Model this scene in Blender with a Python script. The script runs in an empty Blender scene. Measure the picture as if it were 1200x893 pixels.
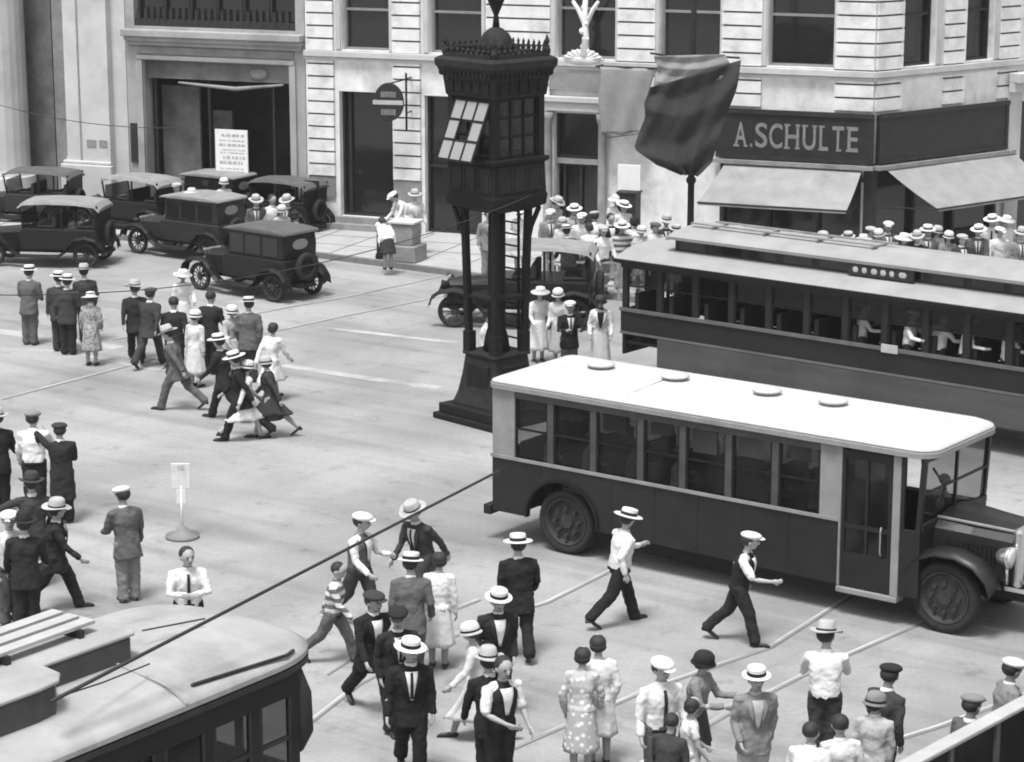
import bpy, math, random
import numpy as np
from mathutils import Vector, Matrix
S = bpy.context.scene
COL = S.collection
RND = random.Random(7)
R = math.radians
PI = math.pi

# ------------------------------------------------------------------ camera
CAM_H = 11.2; FPX = 2900.0; HOR = -220.0
PITCH = math.atan((446.5 - HOR) / FPX)
cd = bpy.data.cameras.new('camera'); cam = bpy.data.objects.new('camera', cd); COL.objects.link(cam)
cam.location = (0, 0, CAM_H); cam.rotation_euler = (PI/2 - PITCH, 0, 0)
cd.sensor_width = 36; cd.lens = 36*FPX/1200; cd.clip_start = .5; cd.clip_end = 2000
S.camera = cam
# ------------------------------------------------------------------ world, sun, exposure
SUN_EL, SUN_AZ = 70, 205         # azimuth measured clockwise from +Y
w = bpy.data.worlds.new('World'); S.world = w; w.use_nodes = True
nt = w.node_tree; nt.nodes.clear()
sk = nt.nodes.new('ShaderNodeTexSky'); sk.sky_type = 'NISHITA'; sk.sun_disc = False
sk.sun_elevation = R(SUN_EL); sk.sun_rotation = R(SUN_AZ); sk.dust_density = 4
hs = nt.nodes.new('ShaderNodeHueSaturation'); hs.inputs['Saturation'].default_value = 0
bg = nt.nodes.new('ShaderNodeBackground'); bg.inputs['Strength'].default_value = .11
ow = nt.nodes.new('ShaderNodeOutputWorld')
nt.links.new(sk.outputs[0], hs.inputs['Color']); nt.links.new(hs.outputs[0], bg.inputs[0]); nt.links.new(bg.outputs[0], ow.inputs[0])
sd = bpy.data.lights.new('sun', 'SUN'); sd.energy = 2.2; sd.angle = R(16); sd.color = (1, 1, 1)
so = bpy.data.objects.new('sun', sd); COL.objects.link(so)
dv = Vector((math.sin(R(SUN_AZ))*math.cos(R(SUN_EL)), math.cos(R(SUN_AZ))*math.cos(R(SUN_EL)), math.sin(R(SUN_EL))))
so.rotation_euler = dv.to_track_quat('Z', 'Y').to_euler()
S.view_settings.view_transform = 'Standard'; S.view_settings.look = 'None'
S.view_settings.exposure = .80; S.view_settings.gamma = 1
S.render.engine = 'CYCLES'
S.cycles.filter_width = 1.9
S.cycles.max_bounces = 6

# ------------------------------------------------------------------ helpers
cP, sP = math.cos(PITCH), math.sin(PITCH)
def G(x, y, z=0.0):
    """ground (or height z) point seen at photo pixel x, y (1200 px wide)"""
    a, b = (x-600)/FPX, -(y-446.5)/FPX
    r = (a, cP + b*sP, -sP + b*cP)
    t = (z-CAM_H)/r[2]
    return (r[0]*t, r[1]*t, z)

FOLD = bpy.data.textures.new('cloth_folds', 'CLOUDS'); FOLD.noise_scale = .11; FOLD.noise_depth = 2
class MB:
    def __init__(s): s.v = []; s.f = []
    def add(s, vs, fs):
        n = len(s.v); s.v.extend([tuple(v) for v in vs]); s.f.extend([tuple(i+n for i in f) for f in fs]); return s
    def box(s, x0, x1, y0, y1, z0, z1, M=None):
        vs = [(x, y, z) for x in (x0, x1) for y in (y0, y1) for z in (z0, z1)]
        if M is not None: vs = [tuple(M @ Vector(v)) for v in vs]
        return s.add(vs, [(0,1,3,2),(4,6,7,5),(0,4,5,1),(2,3,7,6),(0,2,6,4),(1,5,7,3)])
    def bar(s, a, b, w, h=None, up=(0,0,1)):
        h = w if h is None else h
        a = Vector(a); b = Vector(b); d = b-a; L = d.length; d.normalize()
        u = Vector(up)
        if abs(d.dot(u)) > .97: u = Vector((1,0,0)) if abs(d.x) < .9 else Vector((0,1,0))
        sx = d.cross(u).normalized(); uz = sx.cross(d)
        vs = []
        for p in (a, b):
            for i, j in ((-1,-1),(1,-1),(1,1),(-1,1)): vs.append(p + sx*(w/2*i) + uz*(h/2*j))
        return s.add(vs, [(3,2,1,0),(4,5,6,7),(0,1,5,4),(1,2,6,5),(2,3,7,6),(3,0,4,7)])
    def prism(s, poly, z0, z1):
        n = len(poly); vs = [(x,y,z0) for x,y in poly] + [(x,y,z1) for x,y in poly]
        return s.add(vs, [tuple(range(n))[::-1], tuple(range(n,2*n))] + [(i,(i+1)%n,(i+1)%n+n,i+n) for i in range(n)])
    def prism_y(s, poly, y0, y1):                       # polygon in xz, extruded in y
        n = len(poly); vs = [(x,y0,z) for x,z in poly] + [(x,y1,z) for x,z in poly]
        return s.add(vs, [tuple(range(n)), tuple(range(n,2*n))[::-1]] + [(i,i+n,(i+1)%n+n,(i+1)%n) for i in range(n)])
    def rings(s, rs, cap=True, closed=True):
        n = len(rs[0]); k = len(s.v)
        for r in rs: s.v.extend([tuple(p) for p in r])
        for i in range(len(rs)-1):
            for j in range(n if closed else n-1):
                a = k+i*n+j; b = k+i*n+(j+1)%n
                s.f.append((a, b, b+n, a+n))
        if cap and closed:
            s.f.append(tuple(k+j for j in range(n))[::-1]); m = k+(len(rs)-1)*n
            s.f.append(tuple(m+j for j in range(n)))
        return s
    def tube(s, pts, rad, n=8, flat=1.0, hint=(0,1,0), dome=True, cap=True):
        pts = [Vector(p) for p in pts]
        rad = [rad]*len(pts) if not hasattr(rad, '__len__') else list(rad)
        if dome:
            d0 = (pts[0]-pts[1]).normalized(); d1 = (pts[-1]-pts[-2]).normalized()
            pts = [pts[0]+d0*rad[0]*.6] + pts + [pts[-1]+d1*rad[-1]*.6]; rad = [rad[0]*.55] + rad + [rad[-1]*.55]
        rs = []; h = Vector(hint)
        for i, p in enumerate(pts):
            d = (pts[min(i+1, len(pts)-1)] - pts[max(i-1, 0)]).normalized()
            hh = h if abs(d.dot(h)) < .95 else Vector((1,0,0))
            u = d.cross(hh).normalized(); v = d.cross(u).normalized()
            rs.append([p + u*(math.cos(2*PI*j/n)*rad[i]) + v*(math.sin(2*PI*j/n)*rad[i]*flat) for j in range(n)])
        return s.rings(rs, cap)
    def lathe(s, prof, n=20, c=(0,0,0), axis='z', cap=True):
        rs = []
        for r, z in prof:
            ring = []
            for j in range(n):
                a = 2*PI*j/n; x, y = r*math.cos(a), r*math.sin(a)
                if axis == 'z': q = (c[0]+x, c[1]+y, c[2]+z)
                elif axis == 'y': q = (c[0]+x, c[1]+z, c[2]+y)
                else: q = (c[0]+z, c[1]+x, c[2]+y)
                ring.append(q)
            rs.append(ring)
        return s.rings(rs, cap)
    def ell(s, c, r, n=12, m=8, M=None):
        rs = []
        for i in range(1, m):
            t = PI*i/m
            rs.append([Vector((r[0]*math.sin(t)*math.cos(2*PI*j/n), r[1]*math.sin(t)*math.sin(2*PI*j/n), -r[2]*math.cos(t))) for j in range(n)])
        rs = [[Vector(c) + (M @ p if M is not None else p) for p in q] for q in rs]
        return s.rings(rs)
    def build(s, name, mat, parent=None, smooth=False, bevel=0, sub=0, remesh=0, sm_angle=None):
        me = bpy.data.meshes.new(name); me.from_pydata(s.v, [], s.f); me.update()
        import bmesh
        b = bmesh.new(); b.from_mesh(me); bmesh.ops.recalc_face_normals(b, faces=b.faces); b.to_mesh(me); b.free()
        o = bpy.data.objects.new(name, me); COL.objects.link(o)
        me.materials.append(mat)
        if smooth:
            me.polygons.foreach_set('use_smooth', [True]*len(me.polygons))
        if parent is not None: o.parent = parent
        if bevel:
            m = o.modifiers.new('bevel', 'BEVEL'); m.width = bevel; m.segments = 2; m.limit_method = 'ANGLE'; m.angle_limit = R(50)
        if remesh:
            m = o.modifiers.new('remesh', 'REMESH'); m.mode = 'VOXEL'; m.voxel_size = remesh; m.use_smooth_shade = True
            m = o.modifiers.new('smooth', 'SMOOTH'); m.factor = .5; m.iterations = 3
        if remesh and name != 'person' and parent is not None:
            m = o.modifiers.new('folds', 'DISPLACE'); m.texture = FOLD; m.strength = .036; m.mid_level = .5; m.texture_coords = 'GLOBAL'
        if sub:
            m = o.modifiers.new('sub', 'SUBSURF'); m.levels = sub; m.render_levels = sub
        return o

def tag(o, label=None, cat=None, group=None, kind=None):
    if label: o['label'] = label
    if cat: o['category'] = cat
    if group: o['group'] = group
    if kind: o['kind'] = kind
    return o
def empty(name, loc, rz=0, label=None, cat=None, group=None):
    o = bpy.data.objects.new(name, None); COL.objects.link(o); o.location = loc; o.rotation_euler = (0, 0, rz)
    o.empty_display_size = .2
    return tag(o, label, cat, group)
def kids(o): return [c for c in bpy.data.objects if c.parent is o]
def copy_tree(o, parent=None):
    c = o.copy(); COL.objects.link(c); c.parent = parent
    for ch in kids(o): copy_tree(ch, c)
    return c

# ------------------------------------------------------------------ materials (everything is a grey: the photograph is black and white)
def mat(name, g, rough=.8, var=.15, scale=3.0, bump=.0, bscale=40., metal=0., stain=0., coat=0., spec=.35, streak=None):
    m = bpy.data.materials.new(name); m.use_nodes = True; t = m.node_tree; b = t.nodes['Principled BSDF']
    b.inputs['Roughness'].default_value = rough; b.inputs['Metallic'].default_value = metal
    b.inputs['Specular IOR Level'].default_value = spec
    if coat: b.inputs['Coat Weight'].default_value = coat; b.inputs['Coat Roughness'].default_value = .08
    tc = t.nodes.new('ShaderNodeTexCoord')
    n = t.nodes.new('ShaderNodeTexNoise'); n.inputs['Scale'].default_value = scale; n.inputs['Detail'].default_value = 6; n.inputs['Roughness'].default_value = .6
    src = tc.outputs['Object']
    if streak:
        mp = t.nodes.new('ShaderNodeMapping'); mp.inputs['Scale'].default_value = streak; t.links.new(src, mp.inputs[0]); src = mp.outputs[0]
    t.links.new(src, n.inputs['Vector'])
    r = t.nodes.new('ShaderNodeMapRange'); r.inputs['From Min'].default_value = .3; r.inputs['From Max'].default_value = .7
    r.inputs['To Min'].default_value = g*(1-var); r.inputs['To Max'].default_value = g*(1+var)
    t.links.new(n.outputs[0], r.inputs['Value'])
    out = r.outputs[0]
    if stain:
        n2 = t.nodes.new('ShaderNodeTexNoise'); n2.inputs['Scale'].default_value = scale*.35; n2.inputs['Detail'].default_value = 8; n2.inputs['Roughness'].default_value = .7
        t.links.new(tc.outputs['Object'], n2.inputs['Vector'])
        r2 = t.nodes.new('ShaderNodeMapRange'); r2.inputs['From Min'].default_value = .5; r2.inputs['From Max'].default_value = .68
        r2.inputs['To Min'].default_value = 1; r2.inputs['To Max'].default_value = 1-stain
        t.links.new(n2.outputs[0], r2.inputs['Value'])
        mu = t.nodes.new('ShaderNodeMath'); mu.operation = 'MULTIPLY'; t.links.new(out, mu.inputs[0]); t.links.new(r2.outputs[0], mu.inputs[1]); out = mu.outputs[0]
    t.links.new(out, b.inputs['Base Color'])
    if bump:
        n3 = t.nodes.new('ShaderNodeTexNoise'); n3.inputs['Scale'].default_value = bscale; n3.inputs['Detail'].default_value = 4
        t.links.new(tc.outputs['Object'], n3.inputs['Vector'])
        bp = t.nodes.new('ShaderNodeBump'); bp.inputs['Strength'].default_value = bump; bp.inputs['Distance'].default_value = .02
        t.links.new(n3.outputs[0], bp.inputs['Height']); t.links.new(bp.outputs[0], b.inputs['Normal'])
    return m
def glass_mat(name, g=.02, see=.0, rough=.06):
    m = bpy.data.materials.new(name); m.use_nodes = True; t = m.node_tree; b = t.nodes['Principled BSDF']
    b.inputs['Base Color'].default_value = (g,g,g,1); b.inputs['Roughness'].default_value = rough; b.inputs['Specular IOR Level'].default_value = .6
    tc = t.nodes.new('ShaderNodeTexCoord'); n = t.nodes.new('ShaderNodeTexNoise'); n.inputs['Scale'].default_value = 1.2; n.inputs['Detail'].default_value = 3
    t.links.new(tc.outputs['Object'], n.inputs['Vector'])
    bp = t.nodes.new('ShaderNodeBump'); bp.inputs['Strength'].default_value = .15; bp.inputs['Distance'].default_value = .05
    t.links.new(n.outputs[0], bp.inputs['Height']); t.links.new(bp.outputs[0], b.inputs['Normal'])
    if see:
        tr = t.nodes.new('ShaderNodeBsdfTransparent'); tr.inputs[0].default_value = (.8,.8,.8,1)
        mx = t.nodes.new('ShaderNodeMixShader'); mx.inputs[0].default_value = see
        t.links.new(b.outputs[0], mx.inputs[1]); t.links.new(tr.outputs[0], mx.inputs[2])
        t.links.new(mx.outputs[0], t.nodes['Material Output'].inputs[0])
    return m
M = dict(
  stone=mat('pale_limestone', .50, .85, .10, 1.4, .25, 18, stain=.22),
  stone_w=mat('white_stone_blocks', .70, .85, .14, 2.6, .3, 25, stain=.32),
  stone_d=mat('grey_stone_trim', .24, .85, .2, 3, .3, 25, stain=.3),
  joint=mat('dark_mortar', .10, .9),
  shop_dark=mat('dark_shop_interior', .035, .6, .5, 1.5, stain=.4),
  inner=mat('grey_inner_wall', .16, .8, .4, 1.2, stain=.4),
  frame=mat('dark_painted_wood', .022, .5, .3, 5),
  bronze=mat('dark_bronze', .010, .7, .3, 6, .2, 30, spec=.2),
  bronze2=mat('worn_bronze', .020, .7, .35, 6, .3, 30, spec=.2),
  asphalt=None,
  walk=mat('concrete_pavement', .36, .9, .12, 1.6, .3, 30, stain=.15),
  kerb=mat('granite_kerb', .17, .9, .2, 4, .3, 30),
  rail=mat('worn_steel_rail', .42, .6, .45, .5),
  raild=mat('dark_track_slot', .13, .7),
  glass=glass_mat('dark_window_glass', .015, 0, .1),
  glass2=glass_mat('vehicle_glass', .01, .42, .12), glass3=glass_mat('streetcar_glass', .01, .62, .1),
  glassl=glass_mat('pale_pane_glass', .26, 0, .6),
  bus_roof=mat('white_canvas_roof', .47, .8, .06, 1.5, .15, 20, stain=.14),
  bus_side=mat('dark_bus_paint', .015, .45, .25, 2.5, .05, 20, coat=.06, stain=.3, spec=.3),
  bus_trim=mat('grey_bus_trim', .24, .5, .12, 4, stain=.2),
  bus_post=mat('brown_bus_posts', .06, .5, .2, 4, stain=.3),
  bus_door=mat('dark_door_paint', .016, .5, .2, 3, spec=.25), fs_side=mat('black_streetcar_side', .012, .5, .3, 2, spec=.25), greystone=mat('weathered_grey_stone', .34, .85, .16, 1.2, .25, 18, stain=.3),
  bus_in=mat('dark_bus_interior', .022, .8),
  black=mat('black_paint', .010, .5, .3, 5, spec=.2),
  tyre=mat('rubber_tyre', .02, .9, .3, 8, .2, 40),
  wheel=mat('dusty_wheel', .032, .7, .3, 8),
  chrome=mat('nickel_plate', .62, .25, .1, 4, metal=.9),
  car=mat('black_car_body', .010, .4, .3, 3, coat=.08, stain=.2, spec=.25),
  car2=mat('dusty_car_body', .022, .5, .3, 3, coat=.04, stain=.2, spec=.3),
  cantop=mat('canvas_car_top', .09, .8, .2, 4, .2, 30),
  cantop2=mat('pale_canvas_top', .23, .8, .2, 4, .2, 30),
  sc_side=mat('dark_streetcar_paint', .016, .5, .25, 1.6, .05, 20, stain=.25, spec=.3, streak=(.4,1,2)),
  sc_low=mat('dusty_streetcar_skirt', .065, .6, .25, 1.6, .1, 20, stain=.25, streak=(.3,1,2)),
  sc_roof=mat('grey_canvas_roof', .29, .8, .12, 1.5, .15, 25, stain=.2),
  sc_roof2=mat('pale_canvas_roof', .32, .85, .16, 1.6, .3, 14, stain=.35),
  sc_trim=mat('streetcar_trim', .11, .6, .2, 3),
  board=mat('bleached_boards', .38, .8, .12, 3, .2, 30),
  awn=mat('canvas_awning', .27, .85, .14, 2, .2, 16, stain=.2),
  flag=mat('dark_bunting', .032, .9, .2, 3, .3, 20),
  flag2=mat('pale_banner', .26, .9, .12, 3, .3, 20),
  sign=mat('black_sign_board', .02, .45, .3, 3),
  letter=mat('dull_gilt_letters', .2, .5, .2, 8),
  white=mat('white_paint', .78, .7, .06, 4),
  paper=mat('white_paper', .74, .8, .05, 5),
  smudge=mat('faded_ink', .4, .8),
  wire=mat('black_cable', .03, .6),
  lamp=mat('lamp_glass', .55, .3),
)
# ---- road: worn asphalt with oil patches, sweeping wear and fine grain
def road_mat():
    m = bpy.data.materials.new('worn_asphalt'); m.use_nodes = True; t = m.node_tree; b = t.nodes['Principled BSDF']
    b.inputs['Roughness'].default_value = .75
    tc = t.nodes.new('ShaderNodeTexCoord')
    def noise(sc, det=6, mapping=None, rot=0, rough=.6):
        n = t.nodes.new('ShaderNodeTexNoise'); n.inputs['Scale'].default_value = sc; n.inputs['Detail'].default_value = det; n.inputs['Roughness'].default_value = rough
        src = tc.outputs['Object']
        if mapping:
            rr = t.nodes.new('ShaderNodeMapping'); rr.vector_type = 'TEXTURE'; rr.inputs['Rotation'].default_value = (0,0,rot); rr.inputs['Scale'].default_value = mapping; t.links.new(src, rr.inputs[0]); src = rr.outputs[0]
        t.links.new(src, n.inputs['Vector']); return n.outputs[0]
    def rng(o, a, b_, c, d):
        r = t.nodes.new('ShaderNodeMapRange'); r.interpolation_type = 'SMOOTHSTEP'
        for k, v in zip(('From Min','From Max','To Min','To Max'), (a,b_,c,d)): r.inputs[k].default_value = v
        t.links.new(o, r.inputs['Value']); return r.outputs[0]
    def mul(a, b_):
        q = t.nodes.new('ShaderNodeMath'); q.operation = 'MULTIPLY'
        t.links.new(a, q.inputs[0])
        if isinstance(b_, float): q.inputs[1].default_value = b_
        else: t.links.new(b_, q.inputs[1])
        return q.outputs[0]
    base = rng(noise(.22, 7), .35, .65, .215, .31)
    o = mul(base, rng(noise(.55, 5, (7, .5, 1), R(-37)), .45, .7, 1.06, .78))
    o = mul(o, rng(noise(.35, 5, (9, .6, 1), R(54)), .5, .75, 1.0, .80))
    o = mul(o, rng(noise(1.7, 8, None, 0, .75), .54, .70, 1.0, .66))
    o = mul(o, rng(noise(14, 4), .3, .7, .93, 1.06))
    t.links.new(o, b.inputs['Base Color'])
    bp = t.nodes.new('ShaderNodeBump'); bp.inputs['Strength'].default_value = .35; bp.inputs['Distance'].default_value = .01
    t.links.new(noise(30, 4), bp.inputs['Height']); t.links.new(bp.outputs[0], b.inputs['Normal'])
    return m
M['asphalt'] = road_mat()

# ================================================================== SETTING
CA = Vector((9.0, 61.5, 0)); D1 = Vector((.929, -.370, 0)).normalized(); A1 = math.atan2(D1.y, D1.x)
D2 = Vector((.78, .626, 0)).normalized(); A2 = math.atan2(D2.y, D2.x)
N1 = Vector((D1.y, -D1.x, 0)); N2 = Vector((D2.y, -D2.x, 0))     # outward normals
mb = MB(); mb.add([(-400,-60,0),(400,-60,0),(400,600,0),(-400,600,0)], [(0,1,2,3)])
tag(mb.build('road', M['asphalt']), kind='structure')
# far pavement with a real kerb
kp = [CA + D1*(-60) + N1*4.2, Vector((-8.2, 64.9, 0)), Vector((-4.84, 62.93, 0)), Vector((-1.29, 60.4, 0)), Vector((2.2, 57.6, 0)), Vector((6.5, 54.4, 0)),
      Vector((9.5, 53.2, 0)), Vector((12.2, 54.2, 0)), CA + D2*8 + N2*5.0, CA + D2*40 + N2*5.0, CA + D2*40 - N2*1, CA - D2*0.5, CA - D1*60 - N1*1]
# inner boundary passes behind the facades
kp[-2] = CA - N1*1 - N2*1
mb = MB(); mb.prism([(p.x, p.y) for p in kp], .02, .14)
tag(mb.build('pavement', M['walk']), kind='structure')
mb = MB()
for a, b in zip(kp[:9], kp[1:10]):
    d = (b-a).normalized(); n = Vector((d.y, -d.x, 0)); a2 = a + n*.002; b2 = b + n*.002
    mb.add([(a2.x,a2.y,.0),(b2.x,b2.y,.0),(b2.x+n.x*.16,b2.y+n.y*.16,.0),(a2.x+n.x*.16,a2.y+n.y*.16,.0),
            (a2.x,a2.y,.145),(b2.x,b2.y,.145),(b2.x+n.x*.16,b2.y+n.y*.16,.145),(a2.x+n.x*.16,a2.y+n.y*.16,.145)],
           [(0,1,2,3),(4,5,6,7),(0,1,5,4),(1,2,6,5),(2,3,7,6),(3,0,4,7)])
tag(mb.build('kerb', M['kerb']), kind='structure')
# pavement flag joints
mb = MB()
for i in range(46):
    p = CA - D1*(i*1.3+.2); a = p + N1*.1; b = p + N1*3.9
    mb.bar((a.x,a.y,.142), (b.x,b.y,.142), .03, .006)
for k in (1.3, 2.6):
    a = CA + N1*k - D1*60; b = CA + N1*k; mb.bar((a.x,a.y,.142), (b.x,b.y,.142), .03, .006)
tag(mb.build('pavement_joints', M['joint']), kind='structure')

def strip(pts, wd, z, mb, wd2=None):
    pts = [Vector((p[0], p[1], 0)) for p in pts]; rs = []
    for i, p in enumerate(pts):
        d = (pts[min(i+1,len(pts)-1)]-pts[max(i-1,0)]).normalized(); n = Vector((-d.y, d.x, 0)); q = wd if wd2 is None else wd + (wd2-wd)*i/(len(pts)-1)
        rs.append([(p.x+n.x*q/2, p.y+n.y*q/2, z), (p.x-n.x*q/2, p.y-n.y*q/2, z)])
    mb.rings(rs, cap=False, closed=False)
# worn painted crossing bands (pale, patchy)
def patch_mat():
    m = mat('worn_crossing_paint', .37, .85, .2, 1.6, stain=.35); return m
pm = patch_mat()
mb = MB()
strip([G(-60,380), G(60,397), G(140,408)], .42, .004, mb)
strip([G(330,428), G(420,442), G(515,455)], .30, .004, mb)
strip([G(370,383), G(450,392), G(535,402)], .22, .004, mb)
strip([G(-60,407), G(80,412), G(170,432), G(300,440)], .16, .004, mb)
tag(mb.build('crossing_lines', pm), kind='structure')
# steel rails set in the street
mb = MB(); md = MB()
def rail(p):
    pts = [Vector(G(*q)) for q in p]
    out = []
    for i in range(len(pts)-1):
        for k in range(8): out.append(pts[i].lerp(pts[i+1], k/8))
    out.append(pts[-1])
    strip(out, .04, .005, mb)
    off = [q + Vector((.05, -.06, 0)) for q in out]; strip(off, .035, .004, md)
rail([(1010,688),(900,758),(760,806),(560,893)]); rail([(1110,715),(960,780),(860,830),(740,900)])
rail([(740,655),(640,705),(560,730),(420,800),(330,870)])
rail([(560,702),(450,745),(380,790)])
rail([(560,338),(380,375),(200,415),(0,468)])
rail([(540,318),(420,345),(130,398)])
rail([(960,893),(1100,850),(1260,790)])
tag(mb.build('street_rails', M['rail']), kind='structure'); tag(md.build('rail_grooves', M['raild']), kind='structure')
# ---------------------------------------------------------------- facades
def frame_at(u0, d, n):           # matrix: local x along facade, local y INTO the building, z up
    return u0
def wall_cells(mb, x0, x1, z0, z1, opens, y0=0., y1=.45):
    xs = sorted(set([x0, x1] + [min(max(v, x0), x1) for o in opens for v in o[:2]])); zs = sorted(set([z0, z1] + [min(max(v, z0), z1) for o in opens for v in o[2:4]]))
    for i in range(len(xs)-1):
        j = 0
        while j < len(zs)-1:
            cx = (xs[i]+xs[i+1])/2
            def solid(k): cz = (zs[k]+zs[k+1])/2; return not any(o[0] < cx < o[1] and o[2] < cz < o[3] for o in opens)
            if solid(j):
                k = j
                while k+1 < len(zs)-1 and solid(k+1): k += 1
                mb.box(xs[i], xs[i+1], y0, y1, zs[j], zs[k+1]); j = k+1
            else: j += 1
def courses(mb, x0, x1, z0, z1, step=.34, gap=.05, proud=.09, side=0.):
    z = z0
    while z < z1 - .05:
        t = min(z+step-gap, z1); mb.box(x0-side, x1+side, -proud, .0-.002, z, t); z += step
def window(root, x0, x1, z0, z1, rail_z=None, mull=None, depth=.28, name='window', glass='glass', fr='frame', blind=0):
    f = MB(); t = .06
    f.box(x0, x0+t, depth-.08, depth+.04, z0, z1); f.box(x1-t, x1, depth-.08, depth+.04, z0, z1)
    f.box(x0+t, x1-t, depth-.08, depth+.04, z1-t, z1); f.box(x0+t, x1-t, depth-.08, depth+.04, z0, z0+t)
    if rail_z: f.box(x0+t, x1-t, depth-.06, depth+.03, rail_z, rail_z+t)
    for mx in (mull or []): f.box(mx-t/2, mx+t/2, depth-.055, depth+.028, z0+t, z1-t)
    o = f.build(name, M[fr], root)
    g = MB(); g.box(x0+t*.5, x1-t*.5, depth+.045, depth+.06, z0+t*.5, z1-t*.5); g.build('pane', M[glass], o)
    if blind:
        g = MB(); g.box(x0+t, x1-t, depth+.035, depth+.043, z1-(z1-z0)*blind, z1-t); g.build('blind', M['smudge'], o)
    return o

TOPZ = 12.6
# ---- corner store building ------------------------------------------------
cb = empty('corner_building', CA, A1, 'white rusticated stone corner building with dark shop sign', 'building')
wl, wr = -15.71, 0.0
ups = [(-14.62,-13.22),(-12.05,-10.55),(-8.45,-6.83),(-5.62,-4.02),(-2.78,-1.06)]
ground = [(-14.72,-13.13,.45,3.86),(-12.2,-10.55,.14,3.84),(-8.5,-7.2,.14,3.55),(-3.95,-.12,.14,2.6)]
opens = [o for o in ground]
for fz in (4.97, 9.1):
    for (a, b) in ups: opens.append((a, b, fz, min(fz+2.7, TOPZ)))
mb = MB(); wall_cells(mb, wl, wr, .14, TOPZ, opens)
mb.build('wall', M['stone_w'], cb)
# backing so that shop openings are not see-through
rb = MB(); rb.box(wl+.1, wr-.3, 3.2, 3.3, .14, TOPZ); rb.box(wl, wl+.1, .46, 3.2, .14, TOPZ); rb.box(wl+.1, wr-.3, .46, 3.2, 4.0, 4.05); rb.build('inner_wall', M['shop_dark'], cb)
# pier courses on front
mb = MB()
for (a, b) in ((-15.65,-14.85),(-13.1,-12.3),(-10.4,-8.6),(-6.75,-5.72),(-3.95,-2.9),(-1.0,-.0)):
    low = 1.55 if a < -12 else 3.95
    if a < -3.9 and a > -7: low = 3.95
    mb = MB(); courses(mb, a, b, low, TOPZ); pr_ = mb.build('pier', M['stone_w'], cb); mb = MB(); mb.box(a+.01, b-.01, -.03, -.0045, low, TOPZ); mb.build('joint_mortar', M['joint'], pr_)
mb = MB()
for (a, b) in ((-15.65,-14.85),(-13.1,-12.3)): mb = MB(); mb.box(a, b, -.06, -.003, .95, 1.52); mb.build('pier_plaque', M['stone_d'], cb)
# smooth jamb strips beside windows
mb = MB()
for (a, b) in ups:
    mb.box(b+.02, b+.11, -.05, -.003, 4.99, TOPZ-.1); mb.box(a-.16, a-.02, -.05, -.003, 4.99, TOPZ-.1)
mb.build('window_jamb', M['stone'], cb)
mb = MB()
mb.box(wl, wr+.05, -.16, -.09+.0, 4.78, 4.94); mb.box(wl, wr+.04, -.12, -.075, 4.70, 4.775)
mb.box(wl, wr+.05, -.16, -.09, 8.7, 8.95)
mb.box(-8.75, -6.9, -.30, -.075, 3.86, 4.0); mb.box(-8.7, -6.95, -.22, -.075, 3.62, 3.857)
mb.build('string_course', M['stone'], cb, bevel=.015)
mb = MB(); mb.box(-8.6, -7.0, -.11, -.075, 4.16, 4.60); mb.build('frieze_panel', M['stone_d'], cb)
mb = MB()
for x in (-8.62, -7.1):
    mb.lathe([(.16,.14),(.16,.35),(.12,.4),(.11,3.3),(.15,3.4),(.17,3.58)], 14, (x, -.16, 0))
mb.build('doorway_column', M['stone_d'], cb, smooth=True)
# baroque cartouche over the doorway window
mb = MB(); mb.ell((-7.65,-.13,4.98), (.56,.08,.15)); mb.ell((-7.65,-.13,5.1),(.36,.08,.14)); mb.tube([(-7.62,-.13,5.1),(-7.58,-.13,5.6),(-7.63,-.13,6.1),(-7.6,-.13,6.5)],[.13,.08,.09,.07])
for k in range(9):
    q_ = R(20+k*17.5); mb.tube([(-7.65+.1*math.cos(q_),-.17,4.95+.05*math.sin(q_)),(-7.65+.5*math.cos(q_),-.17,4.95+.27*math.sin(q_))],[.025,.05],6)
for q_ in range(6): mb.ell((-7.62+.05*math.sin(q_*2.4),-.15,5.3+q_*.2),(.12-.012*q_,.07,.09))
for s_ in (-1,1): mb.tube([(-7.6+.04*s_,-.13,5.9),(-7.6+.2*s_,-.13,6.25),(-7.6+.34*s_,-.13,6.45)],[.06,.06,.05])
mb.build('cartouche', M['stone_w'], cb, smooth=True)
for i, (a, b) in enumerate(ups):
    for fz in (4.97, 9.1):
        window(cb, a, b, fz, min(fz+2.7, TOPZ), fr='bus_trim', rail_z=fz+(1.05 if i < 2 else 1.25), blind=[.0,.25,0,0,.3][i] if fz < 9 else .3)
window(cb, -14.72, -13.13, .45, 3.86, rail_z=None, mull=[-14.5], name='shop_door')
window(cb, -12.2, -10.55, .14, 3.84, rail_z=1.9, mull=[-11.4], name='shop_door')
window(cb, -8.5, -7.2, 2.35, 3.55, name='transom_window'); 
window(cb, -8.3, -7.35, .14, 2.2, mull=[-7.82], name='entrance_door'); 
mb = MB(); mb.box(-8.5,-7.2,.1,.3,2.21,2.34); mb.build('door_lintel', M['stone_d'], cb)
mb = MB(); mb.box(-14.95,-13.0,-.45,.0,.14,.30); mb.box(-14.85,-13.05,-.22,.0,.30,.46); mb.build('doorstep', M['stone_d'], cb)
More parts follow.
